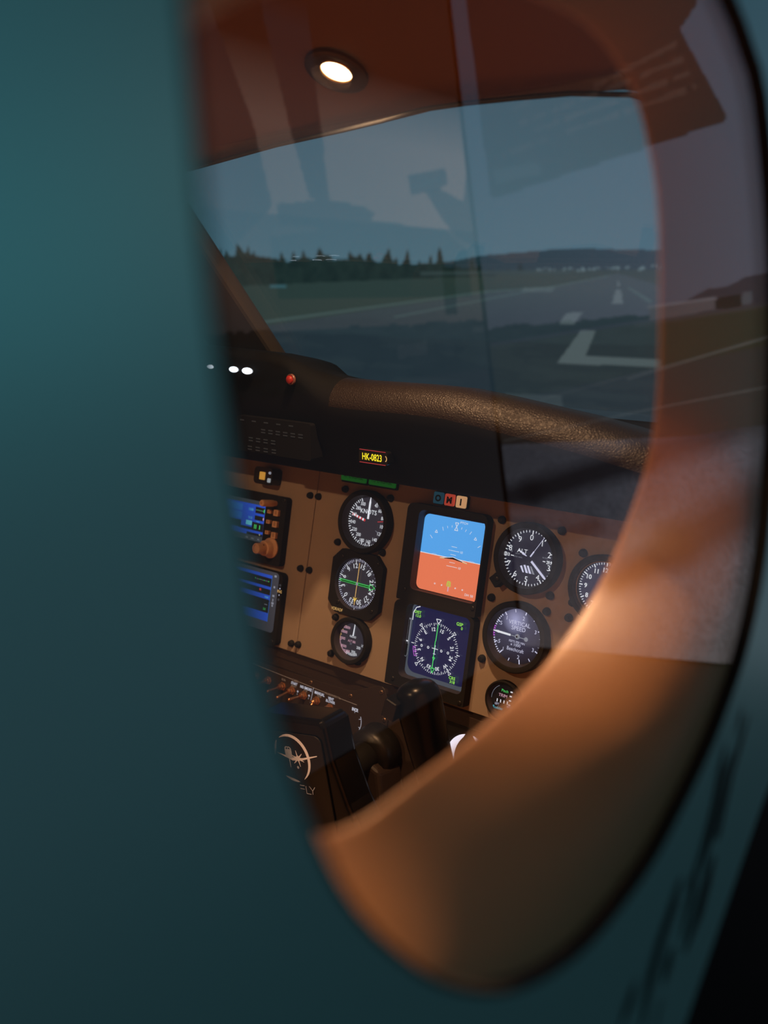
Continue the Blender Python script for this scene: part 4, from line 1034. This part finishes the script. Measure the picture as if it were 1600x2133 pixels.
for k in range(10): p.line(T_(-.180+k*.0030, -.1095), T_(-.179+k*.0030, -.1095), .0014, G_GREEN if k % 3 == 0 else G_GREY)
p.line(T_(-.1690, -.1235), T_(-.1655, -.1235), .003, G_RED); p.text('MAP', *T_(-.153, -.132), .0028, G_CYAN); p.text('2.0', *T_(-.155, -.149), .0030, G_GREEN); p.line(T_(-.156, -.1425), T_(-.150, -.1425), .0006, G_GREY); p.line(T_(-.1465, -.1), T_(-.1465, -.166), .0006, G_BLUE2)
for z, w in ((-.0995, .0042), (-.1150, .0030), (-.1275, .0040), (-.1335, .0016), (-.1380, .0045), (-.1415, .0026)): p.line(T_(-.1400-w/2, z), T_(-.1400+w/2, z), .0028 if w > .002 else .004, G_GREY)
p.text('RNG', *T_(-.1290, -.1187), .0040, G_AMBER, sx=.75)
p.poly([T_(-.1302, -.1155), T_(-.1278, -.1155), T_(-.1290, -.1132)], G_LAV); p.poly([T_(-.1298, -.1232), T_(-.1290, -.1255), T_(-.1282, -.1232)], G_LAV)
p.arc(T_(-.1290, -.1100), .0008, .0016, 0, 360, G_DIM, 10); p.arc(T_(-.1290, -.1305), .0008, .0016, 0, 360, G_DIM, 10)
p.build('lit_screen', t)
link('screw', SD, t, Matrix.Translation((-.1335-U2X, -.1920-U2Z, .0116)))

# =================================================================== LOWER PANEL
lp = empty('lower_panel', PM(.0, -.36, -.012), 'dark brown lower panel under the bronze instrument face', 'panel')
LI_ = lp.matrix_world.inverted()
PL = PM(0, 0, -.014)
b = B(); b.box(-.45, .5, -.42, -.200, -.006, 0, M_SUB); b.build('backing_plate', lp, M=LI_ @ PL)
b = B(); b.box(-.45, .5, -.2290, -.2270, 0, .0012, M_SUB); b.build('ridge', lp, M=LI_ @ PL)
sw = empty('switch_panel', PL @ Matrix.Translation((-.03, -.25, 0)), 'dark switch panel with toggle switches and white legends left of the yoke', 'panel')
SI = sw.matrix_world.inverted() @ PL
b = B(); b.prism([(-.19, -.330), (.045, -.330), (.062, -.300), (.0704, -.270), (.0707, -.2474), (.0665, -.222), (.0600, -.2100), (.0555, -.2075), (.048, -.2085), (.010, -.2255), (.002, -.2275), (-.19, -.2330)], 0, .0025, M_SUB)
o = b.build('plate', sw, M=SI); bevel(o, .0006, 1)
p = Print(.0027); GW = glow('legend_white', (.75, .70, .80), .85); GB = glow('legend_bronze', (.42, .24, .15), .7)
p.line((-.19, -.2372), (-.100, -.2392), .0006, GB); p.text('CABIN', -.0938, -.2397, .0034, GB, sx=.85); p.line((-.0865, -.2394), (-.036, -.2412), .0006, GB)
p.text('ENVIRONMENTAL', -.0235, -.2415, .0028, GB, sx=.85); p.line((-.0120, -.2418), (.0188, -.2424), .0006, GB)
p.line((-.0592, -.2406), (-.0615, -.2620), .0005, GW)
p.text('RUN', -.1158, -.2440, .0032, GB, sx=.8)
p.text('START', -.0950, -.2440, .0036, GW, sx=.8, bold=.02); p.text('BRIGHT', -.0950, -.2478, .0026, GB, sx=.8)
p.text('NO SMOKE', -.0725, -.2445, .0038, GW, sx=.8, bold=.03); p.text('& FSB', -.0728, -.2480, .0026, GB, sx=.8)
p.text('MANUAL', -.0470, -.2452, .0040, GW, sx=.8, bold=.03); p.text('TEMP', -.0472, -.2492, .0032, GB, sx=.8)
p.text('VENT', -.0262, -.2465, .0036, GW, sx=.8, bold=.03); p.text('BLOWER', -.0262, -.2506, .0036, GW, sx=.8, bold=.02)
p.text('INCR', .0172, -.2492, .0040, GW, sx=.8, bold=.05); p.line((.0170, -.2515), (.0170, -.2535), .0005, GW)
p.arc((.0100, -.2650), .0195, .0201, 62, 120, GW, 14); p.tick((.0100, -.2650), 72, .0160, .0201, .0005, GW); p.tick((.0100, -.2650), 108, .0170, .0201, .0005, GW)
for x in (-.0865, -.0650): p.arc((x, -.2530), .0006, .0014, 0, 360, GW, 8); p.line((x-.0004, -.2556), (x-.0004, -.2580), .0004, GW)
p.text('CABIN', .0650, -.2765, .0030, GW, sx=.9); p.text('TEMP', .0560, -.3030, .0028, GW, sx=.9)
tag(p.build('legends', sw, M=SI), None, None, kind='stuff')
for x, z in ((.0062, -.2336), (.0553, -.2150), (.0655, -.2489), (.0417, -.2748), (-.0655, -.2346)): link('screw', SB, sw, SI @ Matrix.Translation((x, z, .0025)))
M_TOG = mat('bronze_toggle', (.75, .42, .22), .28, metal=.9)
b = B(); b.lathe([(.0062, 0), (.0062, .0010), (.0050, .0014), (.0050, .0045), (.0040, .0052), (.0034, .0052), (.0034, .0080), (.0024, .0088), (.0001, .0088)], M_TOG, 6); m_nut = b.build('nut'); sharp(m_nut, 25); mn = m_nut.data; bpy.data.objects.remove(m_nut)
b = B(); b.lathe([(.0036, 0), (.0040, .0018), (.0034, .0030)], M_TOG, 20); b.tube([(0, 0, 0), (0, -.0015, .010), (0, -.003, .022)], [.0014, .0014, .0023], M_TOG, 12)
b.lathe([(.0001, .0250), (.0016, .0246), (.0023, .0232), (.0023, .0215)], M_TOG, 12, M=Matrix.Translation((0, -.003, 0))); m_l = b.build('lever'); sharp(m_l, 50); ml_ = m_l.data; bpy.data.objects.remove(m_l)
for x, z, a in ((-.1160, -.2536, 0), (-.0974, -.2547, 6), (-.0746, -.2552, -4), (-.0504, -.2560, 40), (-.0260, -.2590, 10), (-.145, -.253, 0), (-.17, -.2525, 0)):
    s0 = link('toggle_switch', mn, sw, SI @ Matrix.Translation((x, z, .0025))); link('lever', ml_, s0, Matrix.Translation((0, 0, .007)) @ Matrix.Rotation(R(a), 4, 'X'))
# right lower panel with the glowing emblem
rp_ = empty('side_panel', PL @ Matrix.Translation((.22, -.26, 0)), 'dark lower panel right of the yoke with a glowing white round emblem', 'panel')
RI = rp_.matrix_world.inverted() @ PL
b = B(); b.prism(rr(.1380, .42, -.34, -.2090, .004), 0, .0018, M_SUB); o = b.build('plate', rp_, M=RI); bevel(o, .0005, 1)
b = B(); b.prism(rr(.1540, .40, -.33, -.2215, .003), .0018, .0034, M_BLACK); o = b.build('inset_plate', rp_, M=RI); bevel(o, .0005, 1)
def crescent(p, c, ro, ri, off, a0, a1, m, n=30):
    z = p.step(); v = []; f = []
    for i in range(n+1):
        a = R(a0+(a1-a0)*i/n); d = (math.sin(a), math.cos(a)); w = math.sin(PI*i/n)**.6
        v += [(c[0]+ro*d[0], c[1]+ro*d[1], z), (c[0]+(ro-(ro-ri)*w)*d[0], c[1]+(ro-(ro-ri)*w)*d[1], z)]
    for i in range(n): f.append((2*i+1, 2*i, 2*i+2, 2*i+3) if a1 < a0 else (2*i, 2*i+1, 2*i+3, 2*i+2))
    p.add(v, f, m)
def emblem(p, c, k, m, m2):
    X = lambda x, y: (c[0]+x*k, c[1]+y*k)
    crescent(p, c, .0285*k, .0240*k, 0, -38, 152, m); crescent(p, c, .0295*k, .0262*k, 0, -95, -48, m2, 14); crescent(p, c, .0295*k, .0262*k, 0, 168, 215, m2, 14)
    p.poly([X(-.026, .004), X(0, -.0035), X(.016, -.0015), X(.041, .0060), X(.041, .0070), X(.016, .0012), X(0, .0005), X(-.012, .0020)], m)
    p.poly([X(x, y) for x, y in rr(-.0105, .0005, -.0015, .0130, (.0035, .0035, .003, .003), 5)], m2)
    p.poly([X(-.0085, .0098), X(-.0055, .0100), X(-.0055, .0122), X(-.0078, .0115)], M_BLACK); p.poly([X(-.0045, .0100), X(-.0015, .0098), X(-.0022, .0115), X(-.0045, .0122)], M_BLACK)
    p.line(X(-.005, -.001), X(-.005, -.012), .0016*k, m2, .0008*k)
    p.disc(X(.0095, .0002), .0034*k, m, 14)
    for a in (0, 60, 120, 180, 240, 300):
        d = (math.sin(R(a-12)), math.cos(R(a-12))); p.line(X(.0095+d[0]*.003, d[1]*.003), X(.0095+d[0]*.0098, d[1]*.0098), .0020*k, m, .0006*k)
    p.disc(X(.0072, -.0108), .0018*k, m2, 8)
p = Print(.0036); GE = glow('emblem_glow', (1.0, .88, 1.0), 1.2); crescent(p, (.1960, -.2600), .0310, .0195, 0, -175, -15, GE); crescent(p, (.1960, -.2600), .0310, .0195, 0, 5, 165, GE); p.poly([(.186, -.264), (.200, -.260), (.212, -.262), (.200, -.268)], GE); p.line((.168, -.2505), (.1560, -.2488), .0030, GE, .0006); p.build('glowing_emblem', rp_, M=RI)

# =================================================================== THE YOKE
YM = Matrix.Translation((.064, -.200, -.260)) @ Matrix.Rotation(R(-12), 4, 'Y')
yk = empty('control_yoke', YM, 'black control yoke with white round emblem and FLY lettering, turned slightly left', 'yoke')
M_YOKE = mat('yoke_black', (0.004, 0.0035, 0.003), 0.20, spec=0.28)
M_GRIP = mat('grip_rubber', (0.003, 0.003, 0.003), 0.28, spec=0.18)
XZ = Matrix.Rotation(PI/2, 4, 'X')                                   # outline x,y -> x,z ; extrusion toward -y
hub_out = [(.058, .070), (.052, .078), (-.052, .078), (-.058, .070), (-.060, .03), (-.072, -.02), (-.088, -.06), (-.10, -.10), (.10, -.10), (.088, -.06), (.072, -.02), (.060, .03)]
b = B(); b.prism(hub_out[::-1] if False else [(x, y) for x, y in hub_out[::-1]][::1], -.045, 0, M_YOKE, XZ); o = b.build('hub', yk)
bm = bmesh.new(); bm.from_mesh(o.data); bmesh.ops.recalc_face_normals(bm, faces=bm.faces); bm.to_mesh(o.data); bm.free(); bevel(o, .006, 4)
for pl_ in o.data.polygons: pl_.use_smooth = False
b = B(); b.prism(rr(-.050, .050, -.085, .060, .010), .0005, .0022, M_BLACK, XZ); o = b.build('hub_plate', yk)
bm = bmesh.new(); bm.from_mesh(o.data); bmesh.ops.recalc_face_normals(bm, faces=bm.faces); bm.to_mesh(o.data); bm.free(); bevel(o, .0005, 1)
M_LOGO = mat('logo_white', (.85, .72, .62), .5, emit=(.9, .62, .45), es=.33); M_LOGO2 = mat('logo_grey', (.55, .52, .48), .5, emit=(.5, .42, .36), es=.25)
p = Print(.0024); emblem(p, (.0000, .030), 1.0, M_LOGO, M_LOGO2)
lx0 = .0050; lz = -.0115
p.line((lx0, lz+.0090), (lx0+.0075, lz+.0090), .0008, M_LOGO2); p.line((lx0-.0005, lz+.0048), (lx0+.0065, lz+.0048), .0008, M_LOGO2)
p.pline([(lx0+.0095, lz+.0090), (lx0+.0090, lz), (lx0+.0165, lz)], .0008, M_LOGO2)
p.line((lx0+.0150, lz+.0095), (lx0+.0195, lz+.0045), .0008, M_LOGO2); p.line((lx0+.0240, lz+.0095), (lx0+.0195, lz+.0045), .0008, M_LOGO2); p.line((lx0+.0195, lz+.0045), (lx0+.0190, lz), .0008, M_LOGO2)
p.build('emblem', o, M=XZ)
b = B(); b.tube([(0, .04, -.02), (0, .16, -.02)], .020, M_MATTE, 28); b.build('shaft', yk, smooth=True)
b = B(); b.tube([(0, .118, -.02), (0, .128, -.02), (0, .150, -.02)], [.030, .033, .034], M_BLACK, 28); b.build('shaft_collar', yk, smooth=True)
def ring_loft(b, path, m, n=20):
    """path of (x, z, rx, ry): ellipses stacked along a curve in the yoke plane"""
    P = [Vector((q[0], .022, q[1])) for q in path]; v = []; f = []
    for i, q in enumerate(path):
        t_ = (P[min(i+1, len(P)-1)]-P[max(i-1, 0)]).normalized(); a = Vector((0, 1, 0)); c_ = t_.cross(a).normalized()
        for k in range(n):
            w = 2*PI*k/n; ca, sa = math.cos(w), math.sin(w)
            ca = math.copysign(abs(ca)**.85, ca); sa = math.copysign(abs(sa)**.85, sa)
            v.append(P[i]+c_*ca*q[2]+a*sa*q[3])
    for i in range(len(P)-1):
        for k in range(n): f.append((i*n+k, i*n+(k+1) % n, (i+1)*n+(k+1) % n, (i+1)*n+k))
    f += [tuple(range(n-1, -1, -1)), tuple(range((len(P)-1)*n, len(P)*n))]
    b.add(v, f, m)
for sgn in (1, -1):
    b = B(); ring_loft(b, [(sgn*x, z, rx, ry) for x, z, rx, ry in ((.181, .126, .005, .006), (.181, .1248, .012, .015), (.181, .121, .018, .021), (.181, .114, .0215, .0245), (.1815, .100, .0225, .0255),
        (.1825, .085, .0215, .025), (.184, .060, .0195, .0245), (.187, .035, .0175, .024), (.190, .010, .0165, .023), (.192, -.015, .0165, .023), (.190, -.040, .018, .0235))], M_GRIP)
    g = b.build('grip', yk); sharp(g, 60); md = g.modifiers.new('subdivision', 'SUBSURF'); md.levels = 1; md.render_levels = 1
    b = B(); b.box(-.011, .011, -.012, .012, -.008, .008, M_GLOSS); s0 = b.build('trim_switch', g, M=Matrix.Translation((sgn*.1650, .002, .104)) @ Matrix.Rotation(R(-sgn*62), 4, 'Y')); bevel(s0, .002, 2)
    b = B(); ring_loft(b, [(sgn*x, z, r_, .022) for x, z, r_ in ((.187, -.030, .019), (.183, -.050, .021), (.168, -.072, .022), (.145, -.085, .022), (.118, -.088, .022), (.090, -.080, .022), (.060, -.070, .02))], M_YOKE)
    g = b.build('arm', yk); sharp(g, 60)
b = B(); b.prism([(.02, -.10), (.075, -.10), (.082, -.05), (.070, -.012), (.045, -.002), (.03, -.01)], 0, .05, M_SUB, None); o = b.build('shaft_bracket', lp, M=LI_ @ PM(.03, -.285, -.014) @ Matrix.Identity(4)); bevel(o, .006, 3)

# registration strokes painted along the skin under the window
def stroke(pts):
    b = B(); n = len(pts); v = [SK(y, z, .0004) for y, z in pts]
    tri = tessellate_polygon([[Vector((y, z, 0)) for y, z in pts]])
    b.add(v, [tuple(t) for t in tri], M_LETTER); return b.build('painted_letter', fus, M=FI)
STROKES = [[(-0.5388,0.1391),(-0.5436,0.1347),(-0.5463,0.1296),(-0.5456,0.1293),(-0.5408,0.1336),(-0.538,0.1389)],[(-0.5306,0.1323),(-0.5421,0.1259),(-0.5526,0.1178),(-0.5616,0.1076),(-0.5687,0.0994),(-0.5699,0.098),(-0.5689,0.0975),(-0.5647,0.0974),(-0.5575,0.1056),(-0.5483,0.1159),(-0.5377,0.1241),(-0.5294,0.1319)],[(-0.5597,0.1322),(-0.5657,0.1262),(-0.5734,0.1145),(-0.581,0.1063),(-0.5892,0.0993),(-0.5988,0.0942),(-0.5979,0.0936),(-0.5853,0.0972),(-0.5769,0.1042),(-0.5692,0.1125),(-0.5614,0.1243),(-0.5586,0.1318)],[(-0.5502,0.1253),(-0.5601,0.1212),(-0.5671,0.1115),(-0.5757,0.103),(-0.5844,0.0923),(-0.5835,0.0918),(-0.5719,0.101),(-0.5631,0.1096),(-0.556,0.1193),(-0.5492,0.1249)],[(-0.5713,0.0929),(-0.5829,0.0877),(-0.5911,0.0803),(-0.6025,0.0722),(-0.6006,0.071),(-0.5832,0.0756),(-0.5747,0.083),(-0.5691,0.0918)],[(-0.5879,0.0993),(-0.5979,0.0899),(-0.6052,0.0795),(-0.6039,0.0787),(-0.5925,0.0868),(-0.5865,0.0985)],[(-0.6052,0.1029),(-0.6149,0.0974),(-0.6247,0.0916),(-0.6342,0.0832),(-0.6395,0.0695),(-0.6381,0.0685),(-0.6285,0.0794),(-0.6187,0.0879),(-0.6086,0.0937),(-0.6036,0.102)],[(-0.6128,0.0812),(-0.6194,0.0788),(-0.6214,0.0729),(-0.6199,0.0719),(-0.6132,0.0747),(-0.6112,0.0802)],[(-0.6227,0.0678),(-0.629,0.062),(-0.6279,0.0612),(-0.6216,0.067)],[(-0.6432,0.0887),(-0.65,0.0855),(-0.6549,0.0806),(-0.6537,0.0798),(-0.6453,0.0822),(-0.642,0.0879)]]
for s_ in STROKES: stroke(s_)
